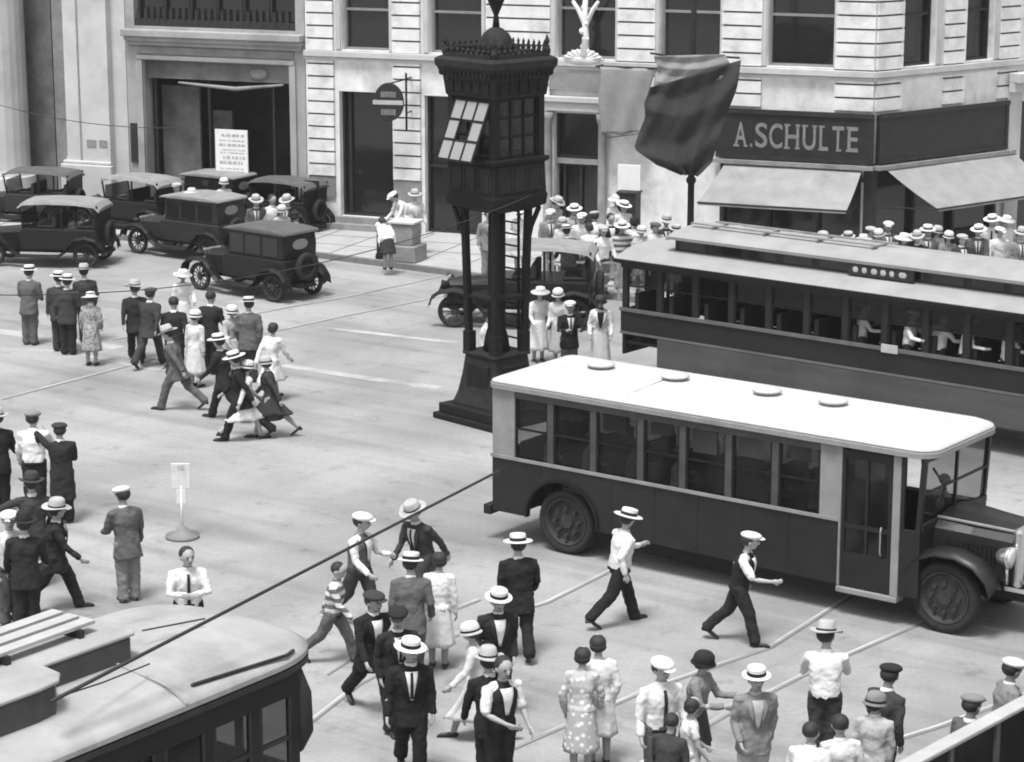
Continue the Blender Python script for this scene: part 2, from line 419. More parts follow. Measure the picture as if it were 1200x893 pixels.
# shop under the sign
mb = MB()
for x in (-3.93, -2.7, -1.4, -.2): mb.box(x, x+.08, .02, .14, .14, 2.58)
mb.box(-3.93, -.12, .02, .16, .14, .55); mb.box(-3.93,-.12,.02,.12,2.15,2.24)
mb.build('shopfront_frame', M['frame'], cb)
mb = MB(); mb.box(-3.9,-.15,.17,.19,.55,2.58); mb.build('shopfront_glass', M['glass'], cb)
mb = MB(); mb.prism([(-.16,-.03),(.01,-.035),(.13,.06),(.02,.2),(-.16,.2)],.145,2.64); mb.build('corner_column', M['frame'], cb)
mb = MB(); mb.box(-4.02,.05,-.20,-.085,2.66,3.86); sg = mb.build('shop_sign', M['sign'], cb)
mb = MB(); mb.box(-4.02,.07,-.25,-.201,3.78,3.90); mb.box(-4.02,.07,-.23,-.201,2.64,2.72); mb.box(-.03,.06,-.222,-.201,2.72,3.78); mb.build('sign_moulding', M['frame'], sg)
mb = MB(); mb.box(-4.1,.10,-.34,-.086,2.50,2.60); mb.build('sign_ledge', M['stone_d'], sg)
def serif_word(word, x0, x1, z0, z1, yf, parent, m_, name):
    # glyph outlines with slab serifs added at the stem ends, joined to one mesh
    dg_v = []; dg_f = []; adv = {'.': .30, 'A': .86, 'S': .74, 'C': .80, 'H': .92, 'U': .88, 'L': .66, 'T': .80, 'E': .74}; pos = 0; mb = MB(); H = 1.
    ser = {'A': ((.0,.30,0),(.56,.86,0)), 'H': ((.0,.30,0),(.58,.88,0),(.0,.30,1),(.58,.88,1)), 'U': ((.0,.30,1),(.54,.84,1)), 'L': ((.0,.30,1),(.0,.30,0)), 'T': ((.26,.54,0),), 'E': ((-.02,.25,1),(-.02,.25,0)), 'S': (), 'C': (), '.': ()}
    for ch in word:
        t_ = bpy.data.curves.new('g', 'FONT'); t_.body = ch; t_.size = 1; t_.offset = .012; ob = bpy.data.objects.new('g', t_); COL.objects.link(ob)
        bpy.context.view_layer.update(); me = bpy.data.meshes.new_from_object(ob.evaluated_get(bpy.context.evaluated_depsgraph_get())); bpy.data.objects.remove(ob)
        v = np.array([q.co[:2] for q in me.vertices]); mn = v.min(0); mx = v.max(0); wd = adv[ch]-.10
        if ch == '.': v = (v-mn)/(mx-mn)*np.array([.14,.15]) + np.array([pos+.02, 0])
        else:
            pad = .06 if ch in 'AHULTE' else 0.
            v = (v-mn)/(mx-mn)*np.array([wd-2*pad*.8, 1.]) + np.array([pos+pad*.8, 0])
        mb.add([(q[0], 0, q[1]) for q in v], [tuple(p.vertices) for p in me.polygons])
        for (a_, b_, t) in ser[ch]: mb.box(pos+a_, pos+min(b_, wd), -.01, .0, (1-.09)*t, .09 + (1-.09)*t)
        pos += adv[ch]
    W_ = pos-.1
    mb.v = [(x0+(x1-x0)*x/W_, yf + (y*.4), z0+(z1-z0)*z) for x, y, z in mb.v]
    return mb.build(name, m_, parent)
serif_word('A.SCHULTE', -3.55, -.30, 2.93, 3.56, -.212, sg, M['letter'], 'sign_lettering')
# right face (own rotation under same thing)
DROT = A2-A1                     # the right face turns away by this angle
W2 = 24.
ops = []; wn = []
x = 1.0
cols = [(1.0,2.2),(3.36,4.42)] + [(6.0+i*2.6, 7.4+i*2.6) for i in range(7)]
for (a, b) in cols:
    for fz in (4.97, 9.1): ops.append((a, b, fz, min(fz+2.7, TOPZ))); wn.append((a, b, fz))
ops += [(.12, 4.8, .14, 2.6), (5.65, 9.5, .14, 3.8), (10.5,14,.14,3.8)]
def wing(name, m_, fn, **k):
    mb = MB(); fn(mb); o_ = mb.build(name, m_, cb, **k); o_.rotation_euler = (0,0,DROT); return o_
wing('wing_wall', M['stone_w'], lambda q: wall_cells(q, 0, W2, .14, TOPZ, ops))
for (a, b) in ((0.0,.92),(2.5,3.25),(4.6,5.4),(7.6,8.4)): pr_ = wing('pier', M['stone_w'], lambda q: courses(q, a, b, 3.95, TOPZ)); mb = MB(); mb.box(a+.01, b-.01, -.03, -.0045, 3.95, TOPZ); mb.build('joint_mortar', M['joint'], pr_)
wing('string_course', M['stone'], lambda q: (q.box(-.1, W2, -.16, -.09, 4.78, 4.94), q.box(-.1, W2, -.12, -.075, 4.70, 4.775), q.box(4.9,W2,-.5,-.165,4.35,4.6), q.box(4.9,W2,-.35,-.165,4.1,4.345), q.box(-.1, W2, -.16, -.09, 8.7, 8.95)), bevel=.015)
wing('window_jamb', M['stone'], lambda q: [(q.box(b+.02,b+.2,-.05,-.003,4.99,TOPZ-.1)) for a, b in cols])
for (a, b, fz) in wn: window(cb, a, b, fz, min(fz+2.7, TOPZ), rail_z=fz+1.25).rotation_euler = (0,0,DROT)
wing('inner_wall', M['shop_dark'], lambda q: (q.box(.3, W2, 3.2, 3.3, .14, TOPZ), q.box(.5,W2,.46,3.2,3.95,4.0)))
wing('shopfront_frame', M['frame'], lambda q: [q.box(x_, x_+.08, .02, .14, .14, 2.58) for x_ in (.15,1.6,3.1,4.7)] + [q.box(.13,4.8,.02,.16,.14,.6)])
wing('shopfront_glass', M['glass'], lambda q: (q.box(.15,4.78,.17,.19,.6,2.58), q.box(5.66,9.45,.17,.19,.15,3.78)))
sg2 = wing('shop_sign', M['sign'], lambda q: q.box(.02,4.9,-.20,-.085,2.66,3.86))
wing('sign_moulding', M['frame'], lambda q: (q.box(0.02,4.9,-.25,-.201,3.78,3.90), q.box(0.02,4.9,-.23,-.201,2.64,2.72), q.box(.02,.1,-.222,-.201,2.72,3.78), q.box(4.8,4.9,-.222,-.201,2.72,3.78)))
wing('sign_ledge', M['stone_d'], lambda q: q.box(-.1,5.1,-.34,-.086,2.50,2.60))
wing('corner_pilaster', M['stone'], lambda q: q.box(4.98,5.5,-.12,-.003,.14,4.09))
# awnings (things that hang on the building)
def awning(name, label, base, ang, x0, x1, out, z0, z1, flare):
    o = empty(name, base, ang, label, 'awning', 'shop awnings')
    n = 14; m = 8; top = []; 
    rs = []
    for i in range(m+1):
        t = i/m; row = []
        for j in range(n+1):
            s_ = j/n; xx = (x0 - flare[0]*t) + ((x1 + flare[1]*t) - (x0 - flare[0]*t))*s_
            row.append((xx, -.22 - out*t, z0 + (z1-z0)*t - .07*math.sin(PI*t)*(.6+.4*math.sin(7*s_)) ))
        rs.append(row)
    mb = MB(); mb.rings(rs, cap=False, closed=False); rs2 = [[(x_,y_,z_-.012) for x_,y_,z_ in r_] for r_ in rs]; mb.rings(rs2, cap=False, closed=False)
    mb.build('canvas', M['awn'], o, smooth=True)
    mb = MB(); e = rs[-1]
    vr = [[(p[0], p[1]-.005, p[2]-.004) for p in e], [(p[0], p[1]-.012, p[2]-.06) for j, p in enumerate(e)]]
    mb.rings(vr, cap=False, closed=False); mb.build('valance', M['awn'], o)
    mb = MB(); mb.tube([e[0], e[-1]], .025, 6, dome=False)
    mb.tube([(x0+.1,-.2,z1-.1), e[0]], .02, 6, dome=False); mb.tube([(x1-.1,-.2,z1-.1), e[-1]], .02, 6, dome=False)
    mb.build('frame', M['frame'], o)
    return o
awning('shop_awning', 'pale canvas awning below the white sign lettering, left of the corner', CA, A1, -3.75, -.2, 1.5, 2.5, 1.68, (.25,.0))
awning('shop_awning', 'wide pale canvas awning right of the building corner with a dark tear', CA, A2, .2, 5.1, 1.4, 2.55, 1.62, (-.5,.3))
mb = MB(); mb.box(4.2,5.0,-1.0,-.9,2.33,2.36)

# ---- middle shop building -------------------------------------------------
P0 = CA
sb = empty('shop_building', CA, A1, 'grey stone shop building with a tall dark display opening and cornice', 'building')
xl, xr = -21.28, -15.73
ops = [(-20.73,-16.2,.14,4.48), (-21.0,-16.0,5.42,8.2), (-21.0,-16.0,9.2,12.0)]
mb = MB(); wall_cells(mb, xl, xr, .14, TOPZ, ops); mb.build('wall', M['greystone'], sb)
mb = MB(); mb.box(xl,xr,-.32,-.002,5.15,5.34); mb.box(xl+.05,xr-.02,-.22,-.002,5.02,5.147); mb.box(xl+.1,xr-.05,-.12,-.002,4.90,5.017)
mb.box(-20.95,-16.02,-.10,-.003,4.50,4.62); mb.build('cornice', M['greystone'], sb, bevel=.02)
mb = MB(); mb.box(-20.95,-20.75,-.08,-.003,.14,4.497); mb.build('jamb', M['greystone'], sb); mb = MB(); mb.box(-16.18,-16.0,-.08,-.003,.14,4.497); mb.build('jamb', M['greystone'], sb)
mb = MB(); mb.box(-20.9,-16.05,-.04,-.003,4.66,4.86); mb.build('frieze', M['stone_d'], sb)
mb = MB()
for i in range(6):
    x0 = -20.95+i*.82; window(sb, x0, x0+.8, 5.45, 8.15, rail_z=6.6, name='window')
mb = MB(); mb.box(-21.0,-16.0,.05,.2,5.42,5.62)
for i in range(24): mb.box(-20.9+i*.2, -20.82+i*.2, .04,.06,5.45,5.9)
mb.build('balustrade', M['frame'], sb)
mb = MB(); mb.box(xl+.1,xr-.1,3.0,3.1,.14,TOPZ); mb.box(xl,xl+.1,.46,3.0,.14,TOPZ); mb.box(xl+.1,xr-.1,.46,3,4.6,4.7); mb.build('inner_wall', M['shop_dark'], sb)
mb = MB(); mb.box(-20.7,-19.5,.9,1.0,.14,3.7); mb.box(-19.3,-18.7,1.3,1.4,.5,3.0); mb.build('inner_panel', M['inner'], sb)
mb = MB(); mb.box(-20.72,-16.21,.12,.3,3.98,4.47); mb.build('transom_board', M['inner'], sb)
mb = MB(); mb.tube([(-19.6,-.06,3.9),(-17.8,-.12,3.8),(-16.4,-.02,3.95)], [.03,.06,.03], 8); mb.build('rolled_awning', M['stone_d'], sb, smooth=True)
mb = MB(); mb.ell((-17.2,.1,4.2),(.3,.06,.16)); mb.build('shop_emblem', M['stone_d'], sb, smooth=True)
mb = MB()
for x_ in (-20.6,-18.9,-16.9,-16.35): mb.box(x_,x_+.07,.3,.4,.14,3.97)
mb.box(-20.7,-16.22,.3,.42,.14,.7); mb.build('shopfront_frame', M['frame'], sb)
mb = MB(); mb.box(-21.2,-20.98,-.06,-.003,1.6,2.7); mb.build('wall_plaque', M['frame'], sb)
# placard
pl = empty('placard', CA + D1*(-17.9) + N1*.25 + Vector((0,0,.14)), A1, 'white printed placard on a stand in the display opening', 'placard')
mb = MB(); mb.box(-.5,.5,-.02,.02,1.2,2.55); mb.build('board', M['paper'], pl)
mb = MB(); rr = random.Random(5)
for zr, hh_ in ((2.36,.07),(2.24,.03),(2.10,.06),(1.98,.03),(1.9,.03),(1.74,.08),(1.6,.08),(1.46,.03),(1.38,.03)):
    x_ = -.38 + rr.uniform(0,.12)
    while x_ < .36: q = rr.uniform(.03,.13); mb.box(x_, min(x_+q,.42), -.026,-.0205, zr, zr+hh_); x_ += q+rr.uniform(.02,.06)
mb.build('printing', M['smudge'], pl)
for x_ in (-.4,.4): MB().bar((x_,.03,0),(x_,.03,1.3),.05).build('leg', M['frame'], pl)

# ---- left bank with giant columns ------------------------------------------
bb = empty('bank_building', CA, A1, 'monumental pale stone bank with giant columns and a dark recess', 'building')
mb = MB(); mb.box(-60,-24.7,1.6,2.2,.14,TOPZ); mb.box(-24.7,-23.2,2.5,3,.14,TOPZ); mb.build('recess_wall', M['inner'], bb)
mb = MB(); mb.box(-23.15,-21.75,-.25,2.6,.14,TOPZ); mb.box(-21.748,-21.3,.0,1.0,.14,TOPZ); mb.build('pilaster', M['stone'], bb)
mb = MB(); mb.box(-22.72,-22.66,-.262,-.251,1.5,TOPZ); mb.build('pilaster_joint', M['stone_d'], bb)
mb = MB(); mb.box(-23.3,-21.65,-.42,-.27,.14,1.5); mb.box(-23.25,-21.7,-.36,-.255,1.502,1.6); mb.build('plinth', M['stone'], bb, bevel=.03)
mb = MB(); mb.box(-22.5,-22.2,-.27,-.255,2.0,2.2); mb.box(-22.1,-21.85,-.27,-.255,2.02,2.2); mb.build('wall_lettering', M['stone_d'], bb)
for cx in (-25.95, -29.6, -33.2):
    mb = MB(); 
    prof = [(1.0,.14),(1.0,.9),(.95,.95),(.92,1.1)]; mb.lathe(prof, 32, (cx,.6,0))
    rs = []
    for i in range(13):
        z = 1.1 + i*(TOPZ-1.1)/12; r = .86 - .07*(i/12)**1.5; rs.append([((cx + (r-.008*(k % 2))*math.cos(2*PI*k/48)), .6+(r-.008*(k%2))*math.sin(2*PI*k/48), z) for k in range(48)])
    mb.rings(rs); mb.build('column', M['stone'], bb)
mb = MB(); mb.lathe([(.3,.14),(.3,TOPZ)],16,(-23.9,1.9,0)); mb.box(-24.6,-24.2,1.5,2.3,.14,TOPZ); mb.build('inner_pillar', M['stone_d'], bb, smooth=False)
mb = MB(); mb.box(-60,-21.35,-1.2,.2,.14,.28); mb.build('step', M['stone'], bb)

# ---- back row so that the street does not end in nothing
mb = MB()
# ------------------------------------------------ round blade sign
rs_ = empty('round_sign', CA + D1*(-12.9) + N1*.75 + Vector((0,0,3.72)), A1+.15, 'dark round blade sign with two light lines of lettering over the shop door', 'sign')
mb = MB(); mb.lathe([(.40,-.04),(.42,0),(.40,.04)], 28, (0,0,0), 'y'); o = mb.build('sign_disc', M['sign'], rs_)
o.scale = (1,1,1.22)
mb = MB()
rr = random.Random(3)
for zc, w_ in ((.2,.42),(-.27,.4)):
    x_ = -w_/2
    while x_ < w_/2:
        q = rr.uniform(.05,.08); mb.box(x_, x_+q*.72, -.05,-.041, zc-.075, zc+.075); x_ += q
mb.build('sign_lettering', M['letter'], rs_)
mb = MB(); mb.box(-.43,.40,-.055,-.043,-.07,.045); mb.build('sign_band', M['smudge'], rs_)
mb = MB(); mb.tube([(.45,.1,.75),(.45,.1,-.75)],.03,6); mb.tube([(.45,.1,.6),(.0,0,.48)],.02,6); mb.tube([(.45,.1,-.3),(.45,.7,-.3)],.02,6); mb.tube([(.45,.1,.6),(.45,.7,.6)],.02,6)
mb.build('bracket', M['bronze'], rs_)

# ------------------------------------------------ banners and flag
def cloth(name, parent, quad, m_, nx=26, ny=20, amp=.08, seed=1, folds=3.5):
    """quad corners TL,TR,BR,BL as (x,z); depth folds in y"""
    rr = random.Random(seed); ph = [rr.uniform(0,6) for _ in range(6)]
    rs = []
    for i in range(ny+1):
        v = i/ny; row = []
        for j in range(nx+1):
            u = j/nx
            a = Vector(quad[0]).lerp(Vector(quad[1]), u); b = Vector(quad[3]).lerp(Vector(quad[2]), u); p = a.lerp(b, v)
            sag = amp*.6*math.sin(PI*u)*v
            y = amp*(math.sin(folds*2*PI*u*.5 + 2.2*v + ph[0]) + .5*math.sin(folds*5*u - 3*v + ph[1])) * (.3+.7*v) + amp*.4*math.sin(4*v+ph[2])
            ed = .035*math.sin(7*v+ph[3])*(1 if j in (0, nx) else 0)
            row.append((p[0]+ed, y, p[1]-sag*(1-v)+.03*math.sin(9*u+ph[4])*(v == 1)))
        rs.append(row)
    mb = MB(); mb.rings(rs, cap=False, closed=False)
    o = mb.build(name, m_, parent, smooth=True)
    s = o.modifiers.new('solid', 'SOLIDIFY'); s.thickness = .006
    return o
fp = empty('flag_pole', G(808,330,.14), R(-8), 'dark street pole at the kerb left of the shop awning', 'pole')
mb = MB(); mb.lathe([(.2,0),(.2,.25),(.13,.35),(.085,.5),(.075,3.5),(.06,8.6)], 14); mb.build('pole', M['bronze'], fp, smooth=True)
mb = MB(); mb.lathe([(.10,2.4),(.12,2.45),(.12,2.5),(.09,2.55)],14); mb.tube([(0,-.05,5.45),(1.1,-.15,5.42)],.025,6); mb.tube([(0,-.05,5.35),(-1.0,-.15,5.5)],.025,6); mb.build('collar', M['bronze2'], fp)
fl = empty('dark_flag', Vector(G(808,330,.14)) + Vector((0,-.22,0)), R(-4), 'large dark wrinkled flag draped over the street pole', 'flag')
def flag_mesh(name, outline_l, outline_r, m_, seed, amp=.09):
    # rows from top to bottom: left and right edge points (x, z) interpolated smoothly
    rr = random.Random(seed); ph = [rr.uniform(0,6) for _ in range(5)]; ny, nx = 34, 30; rs = []
    def samp(e, t):
        q = t*(len(e)-1); k = min(int(q), len(e)-2); f = q-k; return Vector(e[k]).lerp(Vector(e[k+1]), f)
    for i in range(ny+1):
        v = i/ny; a = samp(outline_l, v); b = samp(outline_r, v); row = []
        for j in range(nx+1):
            u = j/nx; p = a.lerp(b, u)
            cc = abs(u-.52); sw = 9*v + 7*cc*cc + 1.2*u; fold = 1-abs((sw*.55+ph[0]) % 2 - 1)*1.7
            y = amp*(fold + .8*(1-abs((u*5.5+v*2.2+ph[1]) % 2 - 1)*1.6)*(.3+v) + .25*math.sin(25*u+11*v+ph[2])) - .05
            row.append((p[0] + .02*math.sin(11*v+ph[3])*(1 if u in (0,1) else 0), y - .10, p[1]))
        rs.append(row)
    o = MB().rings(rs, cap=False, closed=False).build(name, m_, fl, smooth=True); q = o.modifiers.new('solid','SOLIDIFY'); q.thickness = .004; return o
flag_mesh('cloth', [(-1.0,4.72),(-1.18,4.35),(-1.12,4.0),(-1.38,3.28),(-.85,2.86),(-.25,2.64)], [(1.12,5.38),(1.0,4.7),(.82,4.1),(.62,3.5),(.45,2.95),(.15,2.62)], M['flag'], 5)
flag_mesh('lining', [(-.92,5.45),(-.86,5.1),(-1.0,4.6)], [(.75,5.50),(.9,5.15),(.8,4.7)], M['stone_d'], 8, .03).location.y = .14
bn = empty('pale_banner', CA + D1*(-6.6) + N1*.55 , A1, 'plain light grey banner hanging beside the dark flag', 'banner')
cloth('cloth', bn, [(-.45,4.85),(1.0,4.85),(.7,3.2),(-.42,3.1)], M['flag2'], amp=.05, seed=12)
mb = MB(); mb.tube([(-.55,0,4.86),(1.25,0,4.86)],.025,6); mb.tube([(-.5,0,4.86),(-.5,.5,4.86)],.02,6); mb.tube([(.75,0,3.2),(.3,0,3.12),(-.3,0,3.02)],.01,6); mb.build('banner_rod', M['frame'], bn)
po = empty('kiosk', CA + D1*(-5.75) + N1*1.9 + Vector((0,0,.14)), A1, 'narrow dark street kiosk topped by a white square notice', 'kiosk')
mb = MB(); mb.box(-.24,.24,-.22,.22,0,1.7); mb.box(-.27,.27,-.25,.25,1.705,1.76); mb.build('cabinet', M['frame'], po, bevel=.01)
mb = MB(); mb.box(-.30,.30,-.03,.03,1.78,2.42); mb.build('notice', M['paper'], po)

# ------------------------------------------------ traffic tower
tw = empty('traffic_tower', G(582,490), R(43), 'tall dark bronze traffic signal tower with lantern roof standing in the street', 'tower')
hb = .50
mb = MB(); mb.box(-.86,.86,-.86,.86,0,.12); mb.box(-.78,.78,-.78,.78,.12,.30); mb.build('base', M['bronze'], tw, bevel=.02)
mb = MB()
rs = []
for z, r in ((.30,.60),(.55,.52),(.9,.46),(1.25,.42)): rs.append([(r,r,z),(-r,r,z),(-r,-r,z),(r,-r,z)])
mb.rings(rs); mb.box(-.46,.46,-.46,.46,1.25,1.32); mb.build('pedestal', M['bronze2'], tw, bevel=.02)
for sx_ in (-1,1):
    for sy in (-1,1):
        mb = MB(); a = (sx_*.36,sy*.36,1.3); b = (sx_*.42,sy*.42,4.1)
        mb.bar(a,b,.12,.12); mb.bar((sx_*.36,sy*.36,1.32),(sx_*.36,sy*.36,1.7),.18,.18)
        mb.build('leg', M['bronze'], tw, bevel=.01)
mb = MB(); mb.lathe([(.26,1.3),(.22,1.6),(.17,1.75),(.15,4.1)],16); mb.build('centre_shaft', M['bronze'], tw, smooth=True)
mb = MB()
for z in (1.9, 3.0):
    pass
for i in range(12): mb.box(-.2,.2,-.03,.0,1.5+i*.22,1.53+i*.22, Matrix.Translation((.38,0,0)) @ Matrix.Rotation(PI/2,4,'Z'))
mb.bar((.38,-.2,1.4),(.38,-.2,4.1),.04); mb.bar((.38,.2,1.4),(.38,.2,4.1),.04); mb.build('ladder', M['bronze'], tw)
mb = MB()
for sx_, sy in ((1,-1),(-1,-1),(1,1),(-1,1)):
    mb = MB(); mb.tube([(sx_*.4,sy*.4,3.3),(sx_*.46,sy*.46,3.7),(sx_*.56,sy*.56,4.05)], [.05,.05,.05], 6); mb.build('bracket', M['bronze'], tw)
mb = MB(); mb.box(-.43,.43,-.43,.43,2.35,2.40); mb.build('landing', M['bronze'], tw)
# platform + cabin
mb = MB(); rs = []
for z, r in ((4.0,.44),(4.12,.66),(4.3,.68),(4.35,.66),(4.9,.64),(4.95,.70),(5.02,.70)): rs.append([(r,r,z),(-r,r,z),(-r,-r,z),(r,-r,z)])
mb.rings(rs); mb.build('platform', M['bronze'], tw, bevel=.015)
CBN = .56
mb = MB()
for sx_ in (-1,1):
    for sy in (-1,1): mb = MB(); mb.box(sx_*CBN-.07,sx_*CBN+.07,sy*CBN-.07,sy*CBN+.07,5.0,6.15); mb.build('corner_post', M['bronze'], tw)
mb = MB(); rs = []
for z, r in ((6.12,.62),(6.15,.66),(6.5,.70),(6.58,.75),(6.64,.77),(6.68,.80),(6.80,.81),(6.84,.76),(6.90,.6)): rs.append([(r,r,z),(-r,r,z),(-r,-r,z),(r,-r,z)])
mb.rings(rs); rf_ = mb.build('roof', M['bronze2'], tw, bevel=.012)
for k in range(4):
    Mz = Matrix.Rotation(k*PI/2, 4, 'Z'); mb = MB(); mb.box(-.62,.62,-.69,-.672,6.2,6.46,Mz)
    for i in range(5): mb.ell((0,0,0),(.09,.04,.1), 8, 6, None) if False else mb.box(-.55+i*.24,-.40+i*.24,-.715,-.688,6.22,6.44, Mz)
    mb.build('frieze_relief', M['bronze'], rf_, bevel=.006)
mb = MB()
for sx_ in (-1,1):
    for sy in (-1,1): mb.lathe([(.05,6.86),(.07,6.95),(.03,7.05),(.05,7.12),(.005,7.25)],8,(sx_*.66,sy*.66,0))
mb.build('corner_finial', M['bronze2'], rf_)
mb = MB(); mb.lathe([(.32,6.88),(.33,7.0),(.31,7.12),(.24,7.25),(.13,7.34),(.07,7.37)],20); mb.build('dome', M['bronze2'], rf_, smooth=True)
mb = MB(); mb.lathe([(.07,7.35),(.05,7.55),(.04,7.58),(.16,7.86),(.18,7.9),(.12,7.95),(.05,8.1),(.01,8.2)],12); mb.build('lantern', M['bronze'], rf_, smooth=True)
mb = MB()
for k in range(6):
    a = k*PI/3; mb.ell((.29*math.cos(a),.29*math.sin(a),7.05),(.08,.08,.07),8,6)
mb.build('swag', M['bronze2'], rf_)
for k in range(4):
    Mz = Matrix.Rotation(k*PI/2, 4, 'Z'); mb = MB(); mb.box(-.62,.62,-.72,-.66,6.84,6.93,Mz)
    for i in range(9): mb.lathe([(.03,0),(.045,.06),(.02,.1),(.03,.14),(.004,.2)],6,tuple(Mz @ Vector((-.56+i*.14,-.69,6.93))))
    mb.build('roof_cresting', M['bronze2'], rf_)
    mb = MB()
    for i in range(13): mb.box(-.70+i*.112,-.65+i*.112,-.79,-.755,6.52,6.60,Mz)
    mb.box(-.7,.7,-.758,-.74,6.5,6.61,Mz); mb.build('dentils', M['bronze'], rf_)
    mb = MB()
    for i in range(3): mb.box(-.53+i*.37,-.22+i*.37,-.685,-.66,4.42,4.44,Mz); mb.box(-.53+i*.37,-.22+i*.37,-.675,-.65,4.84,4.86,Mz); mb.box(-.53+i*.37,-.51+i*.37,-.68,-.65,4.441,4.839,Mz); mb.box(-.24+i*.37,-.22+i*.37,-.68,-.65,4.441,4.839,Mz)
    mb.box(-.56,.56,-.66,-.64,4.40,4.88,Mz); mb.build('cabin_panel', M['bronze2'], tw)
    mb = MB(); mb.box(-.30,.30,-.50,-.40,.40,1.1,Mz); mb.build('pedestal_panel', M['bronze'], tw, bevel=.02)
# windows : left face (-y local after rotation faces camera left) and right face
for k in range(4):
    Mz = Matrix.Rotation(k*PI/2, 4, 'Z')
    mb = MB()
    for i in range(4): mb.box(-.48+i*.32-.02,-.48+i*.32+.02,-CBN-.02,-CBN+.02,5.05,6.12, Mz)
    for z in (5.03,5.4,5.75,6.08): mb.box(-.50,.50,-CBN-.024,-CBN+.024,z,z+.035, Mz)
    o = mb.build('window', M['bronze'], tw)
    mb = MB(); mb.box(-.50,.50,-CBN+.005,-CBN+.012,5.03,6.12,Mz); mb.build('pane', M['glass2'], o)
# the tilted-out sash with pale panes, on the left face (k=3 faces local -x)
mb = MB(); gp = MB()
Ms = Matrix.Rotation(3*PI/2, 4, 'Z') @ Matrix.Translation((.05,-CBN-.05,6.08)) @ Matrix.Rotation(R(-24),4,'X')
for i in range(4): mb.box(-.47+i*.313-.02,-.47+i*.313+.02,-.02,.02,-1.18,0,Ms)
for j in range(4): mb.box(-.47,.47,-.024,.024,-1.18+j*.385-.0,-1.18+j*.385+.03,Ms)
for i in range(3):
    for j in range(3):
        if not (i == 1 and j == 1): gp.box(-.45+i*.313,-.45+i*.313+.273,-.006,.006,-1.14+j*.385,-1.14+j*.385+.34,Ms)
o = mb.build('open_sash', M['bronze'], tw); gp.build('pane', M['glassl'], o)
mb = MB()
for x_, z_, w_, h_ in ((-.28,5.78,.16,.26),(.0,5.8,.1,.22),(-.22,5.45,.14,.24),(.06,5.42,.16,.2)): mb.box(x_,x_+w_,-.50,-.49,z_,z_+h_)
mb.build('paper_notice', M['paper'], tw)  # plain white paper pieces behind the cabin panes
mb = MB()
for (y_, z_) in ((-.25,5.9),(.22,5.9)): mb.ell((y_,-.42,z_),(.09,.06,.12))
mb.build('signal_lamp', M['lamp'], tw, smooth=True)

# ------------------------------------------------ fonts of street furniture
def bollard(p, label):
    o = empty('bollard', p, 0, label, 'bollard')
    mb = MB(); mb.lathe([(.13,0),(.13,.1),(.10,.15),(.09,.75),(.11,.8)],12); mb.build('post', M['bronze'], o, smooth=True)
    mb = MB(); mb.ell((0,0,.86),(.13,.13,.09)); mb.build('cap', M['white'], o, smooth=True)
bollard(G(446,303,.14), 'short dark post with a white cap at the kerb edge')
o = empty('news_stand', G(476,305,.14), A1, 'low stone stand on the pavement below the worker in white', 'stand')
mb = MB(); mb.box(-.42,.42,-.38,.38,0,.42); mb.box(-.3,.3,-.28,.28,.42,.95); mb.build('block', M['stone_d'], o, bevel=.03)
mb = MB(); mb.box(-.36,.36,-.33,.33,.96,1.03); mb.build('top', M['stone'], o, bevel=.02)
o = empty('railing', CA+D1*(-15.3)+N1*.9+Vector((0,0,.14)), A1, 'small dark iron railing against the left end of the white building', 'railing')
mb = MB()
for i in range(3): mb.bar((i*.32-.3,0,0),(i*.32-.3,0,1.35),.05)
mb.bar((-.32,0,1.35),(.36,0,1.35),.05); mb.bar((-.32,0,.5),(.36,0,.5),.04); mb.build('bars', M['black'], o)
# low railing on the far corner, left of the streetcar
o = empty('pavement_railing', G(700,352), R(-5), 'low grey railing behind the woman at the rear of the big streetcar', 'railing')
mb = MB()
for z in (.35,.62,.9): mb.bar((-1.2,0,z),(1.1,0,z),.05)
for i in range(5): mb.bar((-1.2+i*.57,0,0),(-1.2+i*.57,0,.95),.05)
mb.build('bars', M['stone_d'], o)
# safety stanchion
o = empty('street_stanchion', G(214,630), 0, 'slim pale street stanchion with plate, standing alone on a round base', 'stanchion')
mb = MB(); mb.lathe([(.27,0),(.27,.05),(.12,.1),(.09,.16),(.03,.2)],22); mb.build('base', mat('stanchion_base', .2,.7), o, smooth=True)
mb = MB(); mb.lathe([(.022,.15),(.018,.85)],8); mb.build('post', M['white'], o, smooth=True)
mb = MB(); mb.box(-.15,.15,-.012,.012,.80,1.22); mb.box(-.08,.08,-.012,.012,.55,.80); mb.build('plate', mat('pale_plate', .62,.7,.1,6,stain=.2), o, bevel=.02)
mb = MB(); mb.box(-.05,.06,-.018,-.0125,1.12,1.19); mb.build('mark', M['smudge'], o)

